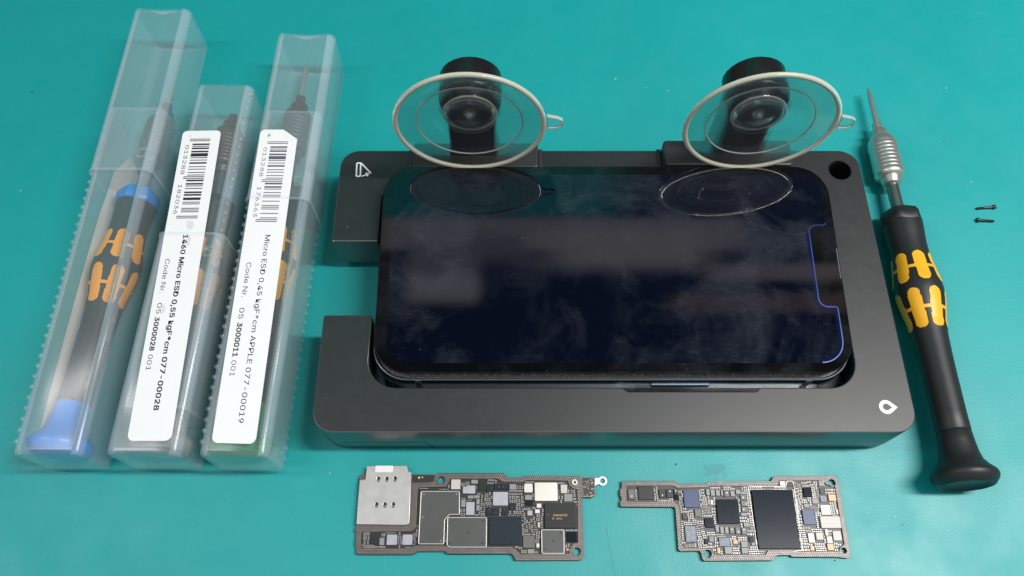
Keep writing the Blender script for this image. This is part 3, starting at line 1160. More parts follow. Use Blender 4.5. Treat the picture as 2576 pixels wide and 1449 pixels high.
def sticker(c, quad, name_mats, code, digits, lines, bars_y, fold=False, faded=False, bar_v=(.31, .755), guard_v=.22, smudge=()):
    """quad: far-left, far-right, near-right, near-left corners in world mm at the top of the case"""
    zl = 22.07
    inv = local_of(c)
    FL, FR, NR, NL = (Vector(p) for p in quad)

    def P(u, v):
        """u 0..1 from far to near, v 0..1 from left to right"""
        a, b = FL.lerp(NL, u), FR.lerp(NR, u)
        p = a.lerp(b, v)
        return p
    Wd = ((FR - FL).length + (NR - NL).length) / 2
    Ln = ((FL - NL).length + (FR - NR).length) / 2
    loop = [(*FL, 1.6), (*NL, 1.9), (*NR, 1.9)]
    if fold:
        a, b = FR.lerp(FL, .40), FR.lerp(NR, .037)
        loop += [(b.x, b.y, .2), (a.x, a.y, .2)]
    else:
        loop += [(*FR, 1.6)]
    s = MB().prism([fillet(loop, 5)], zl - .07, zl, xf=inv)
    if fold:
        f1, f2 = FR.lerp(FL, .40), FR.lerp(NR, .037)
        f3 = (f1 + f2) / 2 + Vector((-.9, -1.6))
        s.prism([[tuple(f1), tuple(f3), tuple(f2)]], zl + .02, zl + .10, xf=inv)
    lab = s.build("barcode_label", [M_LABEL], c)
    bars = MB()
    bits = ean13(code)
    u0, u1 = bars_y
    ink = M_INK_F if faded else M_INK
    for i, ch in enumerate(bits):
        if ch != '1' or (i and bits[i - 1] == '1'):
            continue
        j = i
        while j < 95 and bits[j] == '1':
            j += 1
        ua, ub = u0 + (u1 - u0) * i / 95, u0 + (u1 - u0) * j / 95
        guard = i < 3 or i > 91 or 45 <= i < 50
        va = guard_v if guard else bar_v[0]
        bars.prism([[tuple(P(ua, va)), tuple(P(ub, va)), tuple(P(ub, bar_v[1])), tuple(P(ua, bar_v[1]))]], zl, zl + .012, xf=inv)
    bars.build("barcode", [ink], lab)
    tx = MB()
    for k, (body, ua, ub, v, cap, bold) in enumerate(list(lines) + list(digits)):
        tv, tf, x0, x1 = text_geo(body, cap / .73)
        for n_, (ox, oy) in enumerate(((0, 0), (.09, .05), (-.09, -.05), (.09, -.05), (-.09, .05)) if bold > .01 else ((0, 0), (.05, .02)) if bold else ((0, 0),)):
            out = []
            for x, y in tv:
                u = ua + (ub - ua) * (x - x0) / (x1 - x0)
                p = P(u + ox / Ln, v + (y + oy) / Wd)
                out.append(inv(p.x, p.y, zl + .016 + .004 * n_))
            tx.add(out, tf, 1 if k >= len(lines) else 0)
    tx.build("printed_text", [M_INK, ink], lab)
    if smudge:
        for u, v, ru, rv in smudge:
            sm_ = MB()
            pl = []
            for k in range(14):
                a = 2 * math.pi * k / 14
                q = random.uniform(.6, 1.1)
                p = P(u + ru * q * math.cos(a) / Ln, v + rv * q * math.sin(a) / Wd)
                pl.append((p.x, p.y))
            sm_.prism([pl], zl, zl + .006, xf=inv)
            sm_.build("ink_smudge", [M_SMUDGE], lab)


ZL = 22.07


def q5(x, y): return G((640 + x * .4278) / 1.5652, (480 + y * .4278) / 1.5652, ZL)
def q6(x, y): return G((480 + x * .5384) / 1.5652, (1000 + y * .5384) / 1.5652, ZL)


quad1 = [G(461, 329.5, ZL), G(556.5, 328, ZL), G(430.5, 1109, ZL), G(319, 1109, ZL)]
quad2 = [G(656, 326, ZL), G(751, 326, ZL), G(642.5, 1117, ZL), G(531.5, 1114, ZL)]


def U(quad, p):
    yf = (quad[0][1] + quad[1][1]) / 2
    yn = (quad[2][1] + quad[3][1]) / 2
    return (p[1] - yf) / (yn - yf)


u = lambda p: U(quad1, p)
sticker(c2, quad1, None, "4013288182036",
        [("013288", u(q5(230, 212)), u(q5(180, 480)), .13, 1.75, 0), ("182036", u(q5(160, 575)), u(q5(110, 846)), .13, 1.75, 0)],
        [("1460 Micro ESD 0,55 kgF*cm 077-00028", u(q5(215, 1040)), u(q6(268, 1142)), .48, 2.15, .022),
         ("Code Nr.", u(q5(30, 1260)), u(q6(280, 285)), .14, 2.0, 0), ("05", u(q6(270, 358)), u(q6(262, 436)), .14, 2.0, 0),
         ("3000028", u(q6(250, 462)), u(q6(215, 705)), .14, 2.0, .03), ("001", u(q6(205, 735)), u(q6(190, 850)), .14, 2.0, 0)],
        (u(q5(340, 155)), u(q5(200, 888))), smudge=((.345, .6, 2.2, 1.5), (.40, .63, 2.6, .9), (.02, .2, .8, .5), (.62, .3, 2, .7)))
u2 = lambda p: U(quad2, p)
sticker(c3, quad2, None, "4013288176363",
        [("4", u2(q5(978, 108)), u2(q5(978, 138)), .215, 1.55, 0), ("013288", u2(q5(965, 235)), u2(q5(925, 502)), .15, 1.75, 0),
         ("176363", u2(q5(905, 598)), u2(q5(865, 876)), .15, 1.75, 0)],
        [("Micro ESD 0,45 kgF*cm APPLE 077-00019", u2(q5(1010, 1040)), u2(q6(890, 1235)), .535, 2.25, 0.006),
         ("Code Nr.", u2(q5(810, 1295)), u2(q6(900, 318)), .175, 2.15, 0), ("05", u2(q6(890, 395)), u2(q6(885, 475)), .175, 2.15, 0),
         ("3000011", u2(q6(880, 505)), u2(q6(845, 752)), .175, 2.15, .012), ("001", u2(q6(835, 780)), u2(q6(820, 895)), .175, 2.15, 0)],
        (u2(q5(1070, 180)), u2(q5(970, 920))), fold=True, faded=True, bar_v=(.325, .77), guard_v=.23)

# ---- folded paper slip inside the leftmost case
pp = MB()
left = [(-144.0, 60.5, 11.0), (-143.8, 80, 11.2), (-143.4, 110, 11.4), (-142.9, 140, 11.0), (-142.4, 160, 9.5)]
rightp = [(-136.0, 60.5, 1.9), (-135.8, 80, 1.9), (-135.4, 110, 1.9), (-135.0, 140, 1.9), (-135.6, 158, 2.0)]
tipp = (-140.2, 170.0, 5.0)
vs = []
for a, b in zip(left, rightp):
    for k in range(7):
        w = k / 6
        bow = math.sin(math.pi * w)
        vs.append((a[0] + (b[0] - a[0]) * w - .6 * bow, a[1], a[2] + (b[2] - a[2]) * w - 1.2 * bow))
fs = []
for i in range(4):
    for k in range(6):
        fs.append((i * 7 + k, i * 7 + k + 1, i * 7 + k + 8, i * 7 + k + 7))
tb_ = len(vs)
vs.append(tipp)
for k in range(6):
    fs.append((28 + k, 28 + k + 1, tb_))
n0 = len(vs)
vs2 = [(x + .08, y, z - .1) for x, y, z in vs]
pp.add(vs, fs)
pp.add(vs2, [tuple(reversed(f)) for f in fs])
tag(pp.build("paper_slip", [M_PAPER], sharp=80), "cream paper slip standing along the wall inside the leftmost clear case", "paper")

# ================================================================ two tiny screws
def px_(X, Y): return G((3780 + X * .11043) / 1.5652, (760 + Y * .11043) / 1.5652, .7)


for (a, b, lab) in ((px_(565, 548), px_(1268, 492), "upper of two tiny black screws on the mat, head pointing right"),
                    (px_(1245, 1000), px_(580, 962), "lower of two tiny black screws on the mat, head pointing left")):
    dx, dy = b[0] - a[0], b[1] - a[1]
    L = math.hypot(dx, dy)
    s = root("tiny_screw", (a[0], a[1], .55), lab, "screw", "tiny screws on the mat", (math.radians(1.5), 0, -math.atan2(dx, dy)))
    th = [(0, .12), (.5, .40)]
    for k in range(7):
        th += [(.6 + k * .36, .46), (.78 + k * .36, .37)]
    th += [(3.3, .46), (L - 1.2, .50)]
    MB().lathe(th, 14).build("shank", [M_SCREW], s)
    MB().lathe([(L - 1.2, .5), (L - 1.0, .82), (L - .15, .82), (L, .65), (L, 0)], 18).build("head", [M_SCREW], s)

# ================================================================ circuit boards
PAL = {
    'black': mat("chip_black", (.016, .017, .019), .24, 0, .22, var=.15, scale=900),
    'dark': mat("chip_dark", (.038, .039, .040), .30, 0, .22, var=.12, scale=700),
    'slate': mat("chip_slate", (.032, .041, .052), .26, 0, .12, var=.2, scale=900),
    'navy': mat("chip_navy", (.013, .019, .030), .20, 0, .05, var=.2, scale=500),
    'blue': mat("chip_blue", (.040, .062, .16), .35, 0, .3, var=.45, scale=900),
    'mottle': mat("chip_mottled", (.19, .22, .28), .45, var=.85, scale=1500),
    'lilac': mat("chip_lilac", (.42, .42, .475), .4, var=.22, scale=900),
    'grey': mat("chip_grey", (.26, .265, .27), .45, var=.15, scale=900),
    'midgrey': mat("chip_midgrey", (.13, .125, .12), .45, var=.15, scale=900),
    'pale': mat("chip_pale", (.56, .52, .49), .45, var=.12, scale=1200),
    'white': mat("chip_white", (.72, .69, .64), .45, var=.08, scale=900),
    'gold': mat("chip_gold", (.62, .42, .22), .42, var=.35, scale=2500),
    'silver': mat("shield_silver", (.66, .63, .58), .40, .5, var=.05, scale=500),
    'shield': mat("shield_dark", (.075, .077, .075), .44, var=.2, scale=260),
}
M_MASK = mat("solder_mask", (.022, .022, .023), .42, var=.3, scale=900)
M_EDGE = mat("board_edge", (.030, .027, .026), .5)
M_VIA = mat_via("via_frame", (.022, .019, .019), (.32, .295, .285), r=.30, metal=.3)
M_VIA2 = mat_via("via_frame_fine", (.026, .023, .021), (.32, .29, .265), .00058, .29, .3)
M_SOLDER = mat("solder", (.33, .32, .305), .38, .5, var=.35, scale=700)
M_CAPB = mat("capacitor_tan", (.24, .20, .17), .5, var=.3, scale=1500)
M_CAPG = mat("capacitor_grey", (.16, .155, .155), .5, var=.3, scale=1500)
M_NICKEL = mat("nickel_plate", (.62, .585, .57), .40, .8, var=.07, scale=350, rvar=.06)
M_GOLDINK = mat("gold_print", (.75, .52, .20), .4)
M_TAPE = mat("white_tape", (.80, .79, .80), .6)

ZB, ZF, ZC = .95, 1.45, 1.0      # board face, raised frame, chip foot


def board(tag_args, outer, inner, holes, RR, via, base):
    r = root(*tag_args)
    oo = (base[0], base[1], 0)
    out_w = [RR(x, y, ZF) for x, y in outer]
    inn_w = [RR(x, y, ZF) for x, y in inner]
    hol = [circle(*RR(x, y, ZF), rr, 26) for x, y, rr in holes]
    MB().prism([offset(ccw(out_w), .06)] + hol, .1, ZB, 0, 0).build("board", [M_MASK], r, oo, 40)
    MB().prism([out_w, inn_w] + hol, ZB + .001, ZF, .06, mat=0, top=1).build("via_frame", [M_EDGE, via], r, oo, 40)
    # thin pale trace line along the inner edge
    li = ccw(inn_w)
    MB().prism([offset(li, -.16), offset(li, -.08)], ZF - .02, ZF + .012).build("trace_line", [mat("trace_copper", (.30, .20, .17), .4)], r, oo)
    return r, oo, out_w, inn_w


def place_chips(r, oo, RR, chips, rects):
    for x0, y0, x1, y1, pal, h, name in chips:
        a, b = RR(x0, y0, ZC + h), RR(x1, y1, ZC + h)
        xa, xb, ya, yb = min(a[0], b[0]), max(a[0], b[0]), min(a[1], b[1]), max(a[1], b[1])
        rects.append((xa, ya, xb, yb))
        rad = .35 if name == "shield_can" else .05
        m = MB()
        m.prism([rrect(xa, ya, xb, yb, rad, 4)], ZB, ZC + h, .05)
        m.build(name, [PAL[pal]], r, oo)


CAPS = []


def passives(r, oo, inn_w, rects, seed, fill, bright, hole_c):
    rnd = random.Random(seed)
    xs = [p[0] for p in inn_w]
    ys = [p[1] for p in inn_w]
    grown = [(a - .14, b - .14, c + .14, d + .14) for a, b, c, d in rects]
    placed = []
    y = min(ys) + .3
    while y < max(ys) - .3:
        x = min(xs) + .3 + rnd.uniform(0, .2)
        while x < max(xs) - .3:
            blk = int(x / 3.2) * 31 + int(y / 2.6) * 17
            vert = (blk % 3) != 0
            w, h = (.52, .92) if vert else (.92, .52)
            if blk % 5 == 0:
                w, h = w * .62, h * .62
            w *= rnd.uniform(.92, 1.08)
            ok = rnd.random() < fill and all(inside(q, inn_w) for q in ((x - .1, y - .1), (x + w + .1, y - .1), (x + w + .1, y + h + .1), (x - .1, y + h + .1)))
            if ok:
                for a, b, c, d in grown:
                    if x < c and x + w > a and y < d and y + h > b:
                        ok = False
                        break
            if ok:
                for a, b, c, d in placed:
                    if x < c + .10 and x + w > a - .10 and y < d + .10 and y + h > b - .10:
                        ok = False
                        break
            if ok:
                placed.append((x, y, x + w, y + h))
                x += w + .12
            else:
                x += .16
        y += .30
    placed.sort(key=lambda q: -(q[2] - q[0]) * (q[3] - q[1]))
    rest = MB()
    for i, (a, b, c, d) in enumerate(placed):
        m = MB() if i < 100 else rest
        hgt = ZC + rnd.uniform(.28, .42)
        k = 1 if rnd.random() < bright else 0
        if d - b > c - a:
            e = (d - b) * .3
            m.box(a, b, ZB, c, b + e, hgt, .03, 2)
            m.box(a + .02, b + e, ZB, c - .02, d - e, hgt - .02, .02, k)
            m.box(a, d - e, ZB, c, d, hgt, .03, 2)
        else:
            e = (c - a) * .3
            m.box(a, b, ZB, a + e, d, hgt, .03, 2)
            m.box(a + e, b + .02, ZB, c - e, d - .02, hgt - .02, .02, k)
            m.box(c - e, b, ZB, c, d, hgt, .03, 2)
        if i < 100:
            m.build("capacitor", [M_CAPB, M_CAPG, M_SOLDER], r, oo)
    if len(placed) > 100:
        tag(rest.build("small_capacitors", [M_CAPB, M_CAPG, M_SOLDER], r, oo), kind="stuff")
    return placed


# ---------------- board with the card reader
outer1 = [(140, 945), (120, 930), (125, 890), (112, 850), (118, 800), (125, 745), (105, 722), (120, 692), (140, 670), (150, 240), (165, 205), (215, 200), (640, 207),
          (850, 207), (866, 195), (1480, 193), (1500, 214), (1520, 232), (1642, 232), (1665, 215), (2185, 220), (2200, 236), (2318, 228), (2325, 400), (2295, 420),
          (2212, 414), (2205, 440), (2220, 975), (2195, 997), (1590, 999), (1572, 952), (1545, 939), (965, 941), (945, 916), (682, 916), (650, 945)]
inner1 = [(985, 245), (1430, 245), (1480, 278), (1650, 280), (1690, 260), (2075, 265), (2085, 305), (2120, 335), (2162, 345), (2168, 835), (2130, 845), (2090, 890),
          (2085, 938), (1640, 942), (1600, 900), (1555, 872), (965, 875), (940, 862), (660, 862), (640, 890), (180, 890), (165, 870), (172, 745), (180, 735), (640, 730),
          (675, 690), (690, 335), (700, 325), (950, 318), (975, 285)]
b1c = R7(1170, 590, 0)
B1, oo1, ow1, iw1 = board(("circuit_board", (*b1c, 0), "long circuit board with a silver card reader at its left end", "circuit board", "phone circuit boards"),
                          outer1, inner1, ((908, 258, 1.12), (2157, 920, 1.2)), R7, M_VIA, b1c)
rects1 = []
# card reader
reader = [(222, 130), (590, 126), (604, 182), (632, 188), (612, 655), (578, 672), (125, 665), (155, 260), (207, 252)]
rw = [R7(x, y, 2.45) for x, y in reader]
hl = [circle(*R7(x, y, 2.45), .52, 18, .78) for x, y in ((328, 250), (405, 250), (482, 248), (310, 487), (387, 487), (465, 487))]
rd = MB().prism([rw] + hl, 2.15, 2.45, .08).build("card_reader", [M_NICKEL], B1, oo1, 40)
MB().prism([offset(ccw(rw), .25)], ZF, 2.14).build("reader_tray", [M_DARK], rd, oo1)
cn = MB()
for x, y in ((328, 262), (405, 262), (482, 260), (310, 499), (387, 499), (465, 499)):
    p = R7(x, y, 2.3)
    cn.box(p[0] - .42, p[1] - .1, 2.14, p[0] + .42, p[1] + .25, 2.3)
cn.build("contact_spring", [M_SOLDER], rd, oo1)
MB().prism([rrect(*R7(298, 186, 2.46), *R7(465, 126, 2.46), .2, 3)], 2.45, 2.49).build("sticker", [M_TAPE], rd, oo1)
rects1.append((min(p[0] for p in rw), min(p[1] for p in rw), max(p[0] for p in rw), max(p[1] for p in rw)))
# plain dark mask beside the reader, and its two gold pads
MB().prism([[R7(640, 212, ZF), R7(846, 212, ZF), R7(842, 268, ZF), R7(822, 278, ZF), R7(640, 282, ZF)]], ZF - .1, ZF + .014).build("mask_patch", [M_MASK], B1, oo1)
pd = MB()
for x, y, w in ((703, 236, .3), (733, 233, .2)):
    p = R7(x, y, ZF)
    pd.box(p[0] - w, p[1] - w, ZF, p[0] + w, p[1] + w, ZF + .03)
pd.build("gold_pad", [M_GOLDINK], B1, oo1)


def shield(r, oo, RR, loop, h, rim=.28, dots=()):
    w = ccw([RR(x, y, ZC + h) for x, y in loop])
    w = fillet([(x, y, .5) for x, y in w], 4)
    inn = offset(w, rim)
    sc = MB().prism([w, inn], ZB, ZC + h, .10).build("shield_can", [PAL['silver']], r, oo, 40)
    m = MB().prism([offset(w, rim + .004)], ZB, ZC + h - .10)
    m.build("shield_lid", [PAL['shield']], sc, oo)
    d = MB()
    for x, y, mt in dots:
        p = RR(x, y, ZC + h - .1)
        d.prism([circle(*p, .24, 12)], ZC + h - .1, ZC + h - .085, 0, mt)
    if dots:
        d.build("vent_hole", [M_HOLE, M_SOLDER], sc, oo)
    rects1.append((min(p[0] for p in w), min(p[1] for p in w), max(p[0] for p in w), max(p[1] for p in w)))


shield(B1, oo1, R7, [(718, 358), (1078, 358), (1078, 578), (985, 578), (942, 622), (932, 850), (692, 850)], .95, dots=((748, 390, 1), (1048, 388, 1), (735, 600, 1), (902, 818, 1)))
rects1[-1:] = [(R7(718, 358)[0] - .2, R7(692, 852)[1], R7(940, 600)[0], R7(718, 356)[1]), (R7(718, 358)[0], R7(900, 600)[1], R7(1082, 358)[0], R7(718, 356)[1])]
shield(B1, oo1, R7, [(962, 598), (1328, 598), (1325, 880), (985, 880), (955, 858)], .95, dots=((1290, 632, 0), (982, 842, 0), (1288, 840, 0), (1160, 745, 0)))
shield(B1, oo1, R7, [(1828, 712), (2042, 712), (2045, 938), (1832, 938)], .95, dots=((2008, 745, 0), (1862, 895, 0), (1936, 820, 0)))
chips1 = [
    (1672, 290, 1750, 372, 'silver', .75, "shield_can"), (1768, 280, 1982, 450, 'silver', .95, "shield_can"),
    (1352, 600, 1645, 855, 'slate', .75, "chip"), (1860, 472, 2150, 700, 'dark', .85, "chip"), (1662, 772, 1768, 882, 'midgrey', .6, "chip"),
    (2065, 735, 2158, 830, 'navy', .6, "chip"), (1255, 255, 1322, 352, 'dark', .5, "chip"), (1385, 368, 1522, 492, 'lilac', .5, "chip"),
    (1140, 308, 1220, 382, 'lilac', .5, "chip"), (1107, 318, 1138, 380, 'lilac', .45, "chip"), (1138, 460, 1212, 580, 'lilac', .5, "chip"),
    (1000, 252, 1082, 342, 'pale', .6, "filter_module"), (1328, 305, 1390, 360, 'slate', .6, "inductor"), (1397, 295, 1462, 345, 'slate', .6, "inductor"),
    (1466, 295, 1530, 345, 'slate', .6, "inductor"), (1537, 295, 1598, 345, 'grey', .6, "inductor"), (1328, 515, 1380, 580, 'slate', .6, "inductor"),
    (1384, 518, 1436, 578, 'slate', .6, "inductor"), (1465, 518, 1515, 578, 'slate', .6, "inductor"), (1535, 472, 1586, 532, 'slate', .6, "inductor"),
    (1680, 395, 1742, 440, 'grey', .5, "chip"), (1680, 445, 1752, 492, 'black', .5, "chip"), (1702, 538, 1748, 584, 'lilac', .5, "chip"),
    (1787, 475, 1830, 513, 'white', .6, "filter_module"), (1772, 528, 1815, 562, 'white', .6, "filter_module"), (2008, 300, 2070, 378, 'pale', .6, "filter_module"),
    (2040, 385, 2118, 455, 'grey', .5, "chip"), (1185, 255, 1245, 290, 'grey', .5, "inductor"), (1092, 438, 1130, 505, 'grey', .5, "inductor"),
    (1210, 398, 1260, 425, 'grey', .5, "inductor"), (1152, 400, 1205, 428, 'grey', .5, "inductor"), (1232, 432, 1260, 482, 'grey', .5, "inductor"),
    (1232, 488, 1260, 540, 'grey', .5, "inductor"), (1705, 895, 1765, 935, 'grey', .5, "inductor"), (1785, 842, 1812, 880, 'white', .5, "filter_module"),
    (262, 770, 338, 848, 'dark', .5, "chip"), (341, 790, 378, 858, 'grey', .5, "inductor"), (408, 760, 495, 855, 'lilac', .5, "chip"), (552, 760, 638, 855, 'lilac', .5, "chip"),
    (2060, 890, 2084, 908, 'gold', .3, "filter_module"), (1797, 645, 1818, 695, 'pale', .4, "filter_module"),
]
place_chips(B1, oo1, R7, chips1, rects1)
sp = R7(2138, 278, 2.1)
MB().prism([circle(*sp, .92, 26), circle(*sp, .42, 26)], ZB, 2.1, .1).build("standoff", [PAL['silver']], B1, oo1)
MB().prism([circle(*sp, .41, 20)], ZB, 1.3).build("standoff_bore", [M_HOLE], B1, oo1)
# solder grounding lug and the torn pad patch at the right end
lp = R7(2395, 266, .75)
ln = MB()
lug = [(lp[0] + 1.45 * math.cos(a), lp[1] + 1.45 * math.sin(a)) for a in [math.radians(-140 + 280 * k / 26) for k in range(27)]]
q0, q1 = R7(2322, 238, .75), R7(2322, 308, .75)
ln.prism([lug + [(q0[0], q0[1]), (q1[0], q1[1])], circle(*lp, .78, 22)], .45, .75, .05)
ln.build("ground_lug", [PAL['silver']], B1, oo1)
pa = MB()
for k in range(46):
    X, Y = random.uniform(2215, 2315), random.uniform(240, 408)
    p = R7(X, Y, ZF)
    w = random.uniform(.08, .2)
    pa.box(p[0] - w, p[1] - w * .7, ZF + .01, p[0] + w, p[1] + w * .7, ZF + random.uniform(.04, .12), 0, k % 3 == 0)
MB().prism([[R7(2208, 240, ZF), R7(2312, 236, ZF), R7(2318, 402, ZF), R7(2222, 406, ZF)]], ZF - .1, ZF + .012).build("pad_area", [M_MASK], B1, oo1)
pa.build("torn_pad", [M_SOLDER, mat("copper_pad", (.5, .25, .18), .4)], B1, oo1)
# print on the memory chip
tx = MB()
for body, X, Y, X1, cap, mt in (("C", 1886, 586, 1902, .72, 1), ("AM(03)", 1938, 590, 2068, .78, 0), ("C", 1930, 620, 1950, .74, 0), ("194", 1968, 622, 2022, .74, 0)):
    tv, tf, x0, x1 = text_geo(body, cap / .73)
    a, b = R7(X, Y, 1.86), R7(X1, Y, 1.86)
    k = (b[0] - a[0]) / (x1 - x0)
    tx.add([(a[0] + (x - x0) * k, a[1] + y, 1.862) for x, y in tv], tf, mt)
tx.build("chip_print", [M_GOLDINK, M_CAPB], B1, oo1)
dt = MB()
for X, Y in ((1372, 330), (1440, 320), (1482, 320), (1352, 532), (1412, 560), (1490, 533), (1560, 515)):
    p = R7(X, Y, 1.6)
    dt.prism([circle(*p, .12, 10)], 1.6, 1.612)
dt.build("pin_mark", [M_CAPB], B1, oo1)
passives(B1, oo1, iw1, rects1, 3, .55, .6, None)

# ---------------- second board
outer2 = [(110, 265), (600, 265), (625, 290), (890, 290), (925, 270), (1490, 265), (1512, 222), (1990, 220), (2022, 212), (2095, 225), (2107, 252), (2226, 960), (2205, 979),
          (2110, 970), (1690, 968), (1665, 951), (1542, 955), (1502, 1000), (875, 1003), (855, 985), (845, 932), (830, 912), (652, 915), (635, 900), (607, 522), (590, 507),
          (110, 505), (95, 490), (100, 455), (112, 436), (96, 390), (96, 350), (110, 330)]
inner2 = [(155, 310), (590, 310), (622, 332), (900, 326), (935, 311), (1280, 313), (1545, 312), (1562, 264), (1960, 263), (2005, 300), (2078, 312), (2165, 850), (2128, 880),
          (2115, 915), (1700, 918), (1680, 902), (1462, 905), (1440, 945), (975, 950), (935, 890), (692, 880), (668, 860), (645, 500), (605, 462), (158, 455)]
b2c = R8(1160, 610, 0)
B2, oo2, ow2, iw2 = board(("circuit_board", (*b2c, 0), "right circuit board with a large black chip and no card reader", "circuit board", "phone circuit boards"),
                          outer2, inner2, ((2050, 283, 1.1), (907, 937, 1.15), (2163, 907, .8)), R8, M_VIA2, b2c)
rects2 = []
chips2 = [
    (1310, 350, 1765, 890, 'navy', .85, "processor"), (980, 435, 1205, 660, 'navy', .7, "chip"), (680, 352, 832, 508, 'blue', .6, "chip"),
    (877, 607, 964, 697, 'navy', .6, "chip"), (695, 682, 805, 828, 'mottle', .5, "chip"), (1008, 792, 1114, 868, 'mottle', .5, "chip"),
    (262, 315, 408, 435, 'dark', .6, "chip"), (172, 345, 235, 432, 'midgrey', .6, "inductor"), (455, 342, 520, 420, 'dark', .6, "inductor"),
    (524, 340, 588, 418, 'dark', .6, "inductor"), (592, 342, 632, 392, 'dark', .6, "inductor"), (597, 396, 640, 440, 'navy', .5, "chip"),
    (785, 527, 850, 595, 'midgrey', .5, "chip"), (672, 568, 718, 620, 'dark', .5, "chip"), (918, 777, 966, 828, 'mottle', .5, "chip"), (877, 802, 910, 846, 'navy', .5, "chip"),
    (890, 342, 926, 400, 'grey', .6, "inductor"), (931, 345, 975, 402, 'grey', .6, "inductor"), (979, 347, 1022, 402, 'grey', .6, "inductor"), (1026, 349, 1051, 402, 'grey', .6, "inductor"),
    (1056, 352, 1108, 412, 'midgrey', .6, "inductor"), (1113, 357, 1158, 408, 'grey', .6, "inductor"), (1163, 347, 1209, 385, 'grey', .6, "inductor"),
    (1206, 395, 1268, 440, 'midgrey', .6, "inductor"), (1212, 447, 1274, 498, 'midgrey', .6, "inductor"), (1218, 504, 1280, 553, 'midgrey', .6, "inductor"),
    (1211, 560, 1268, 588, 'grey', .5, "inductor"), (1236, 649, 1293, 688, 'grey', .6, "inductor"),
    (975, 673, 1013, 738, 'grey', .6, "inductor"), (1019, 687, 1059, 750, 'grey', .6, "inductor"), (1063, 689, 1102, 752, 'grey', .6, "inductor"),
    (1106, 690, 1155, 752, 'midgrey', .6, "inductor"), (1160, 693, 1210, 755, 'midgrey', .6, "inductor"), (1216, 697, 1270, 760, 'midgrey', .6, "inductor"),
    (1060, 872, 1138, 938, 'grey', .6, "inductor"), (1212, 822, 1276, 877, 'grey', .6, "inductor"), (1216, 881, 1281, 935, 'grey', .6, "inductor"),
    (992, 882, 1024, 935, 'gold', .5, "filter_module"), (1140, 810, 1184, 846, 'gold', .5, "filter_module"), (1284, 777, 1332, 830, 'navy', .5, "chip"), (1308, 833, 1345, 862, 'grey', .5, "inductor"),
    (930, 441, 958, 486, 'white', .5, "filter_module"), (1568, 268, 1622, 310, 'white', .45, "filter_module"), (1640, 268, 1690, 315, 'dark', .3, "chip"),
    (1785, 327, 1868, 412, 'navy', .6, "chip"), (1925, 264, 1985, 315, 'grey', .5, "inductor"), (1935, 332, 1990, 386, 'dark', .4, "chip"), (1866, 425, 1930, 475, 'grey', .6, "inductor"),
    (1940, 402, 2006, 458, 'mottle', .4, "chip"), (2016, 390, 2094, 450, 'gold', .6, "filter_module"), (1790, 477, 1846, 511, 'grey', .5, "inductor"),
    (1775, 532, 1908, 668, 'blue', .6, "chip"), (1944, 487, 2046, 578, 'white', .6, "filter_module"), (2086, 527, 2112, 570, 'white', .5, "filter_module"),
    (1940, 592, 2140, 700, 'pale', .7, "filter_module"), (1828, 747, 1896, 835, 'white', .6, "filter_module"), (1902, 742, 1976, 808, 'pale', .6, "filter_module"),
    (1986, 712, 2021, 770, 'white', .5, "filter_module"), (2056, 727, 2146, 815, 'pale', .6, "filter_module"), (2002, 777, 2060, 840, 'white', .6, "filter_module"),
    (2006, 845, 2073, 905, 'gold', .6, "filter_module"), (1850, 867, 1893, 908, 'gold', .5, "filter_module"),
]
place_chips(B2, oo2, R8, chips2, rects2)
tl = MB()
for X, Y, s in ((205, 408, -1), (488, 400, -1), (558, 360, 1), (612, 356, 1)):
    p = R8(X, Y, 1.6)
    tl.prism([[(p[0] - .28, p[1] - s * .22), (p[0] + .28, p[1] - s * .22), (p[0], p[1] + s * .3)]], 1.6, 1.612)
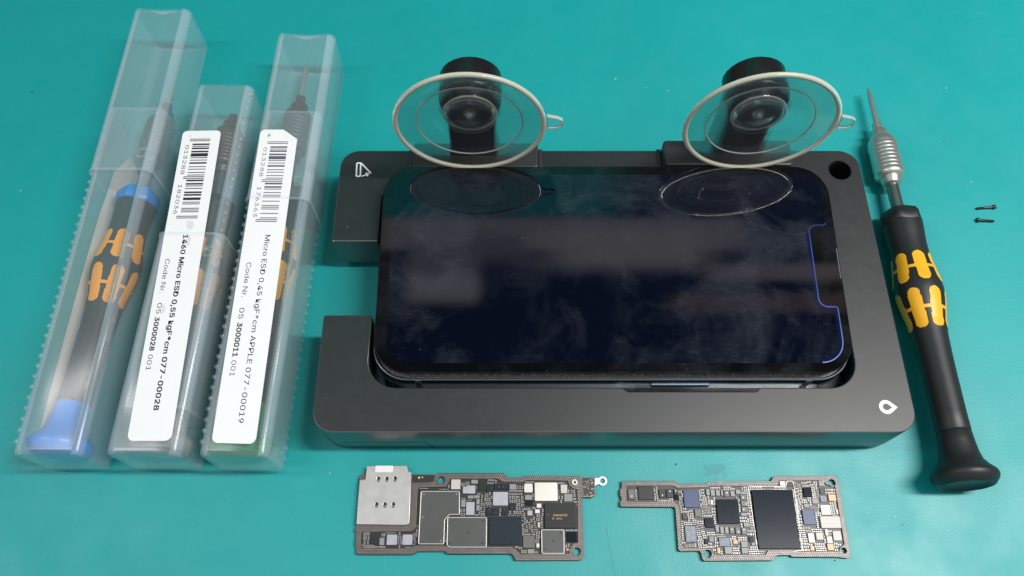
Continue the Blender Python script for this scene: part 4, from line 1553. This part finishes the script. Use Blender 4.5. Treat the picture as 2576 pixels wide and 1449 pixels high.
for X, Y in ((1085, 375), (1232, 418), (1262, 478), (1238, 528), (1130, 712), (1190, 735), (1240, 715)):
    p = R8(X, Y, 1.6)
    tl.prism([circle(*p, .24, 12)], 1.6, 1.612)
tl.build("pin_mark", [M_TAPE], B2, oo2)
# pale trace fence round the processor
fe = MB()
fpts = [(1440, 945), (1450, 905), (1395, 930), (1365, 905), (1282, 330), (1290, 316), (1540, 318), (1628, 314), (1640, 268), (1688, 268), (1704, 330), (1780, 905), (1690, 916)]
stroke(fe, [R8(x, y, 1.3) for x, y in fpts[3:]], .16, ZB, 1.3)
fe.build("solder_fence", [M_SOLDER], B2, oo2)
passives(B2, oo2, iw2, rects2, 11, .96, .35, None)

# ================================================================ crumbs and dust on the mat
M_DUST = mat("dust_pale", (.40, .52, .50), .5)
M_DUSTD = mat("dust_dark", (.02, .05, .05), .6)
du = MB()
spots = [(1548, 199, .5), (1625, 221, .35), (1680, 229, .35), (1400, 175, .25), (300, 462, .35), (52, 480, .45), (2380, 222, .5), (2442, 457, .45), (2373, 780, .35), (2440, 915, .4), (1002, 292, .3),
         (95, 700, .3), (910, 1255, .35), (1300, 1260, .3), (1550, 1230, .3), (1700, 1420, .3), (830, 1190, .4), (2250, 1300, .4), (2050, 1180, .35), (2180, 1290, .4)]
darks = [(81, 232, .55), (1391, 267, .3), (1410, 266, .3), (142, 333, .3), (2375, 355, .3), (1700, 1168, .4), (2270, 1320, .35), (2100, 1410, .3)]
for i in range(60):
    spots.append((random.uniform(-100, 2650), random.uniform(-50, 1500), random.uniform(.06, .13)))
for i in range(30):
    darks.append((random.uniform(0, 2576), random.uniform(0, 1449), random.uniform(.07, .16)))
for k, lst in ((0, spots), (1, darks)):
    for X, Y, r in lst:
        p = G(X, Y, 0)
        r *= .75
        du.ball((p[0], p[1], r * .25), r, 7, 4, k, sx=random.uniform(.6, 1.2), sy=random.uniform(.6, 1.2), sz=.5)
tag(du.build("dust", [M_DUST, M_DUSTD]), "scattered pale and dark dust crumbs on the teal mat", "dust", kind="stuff")
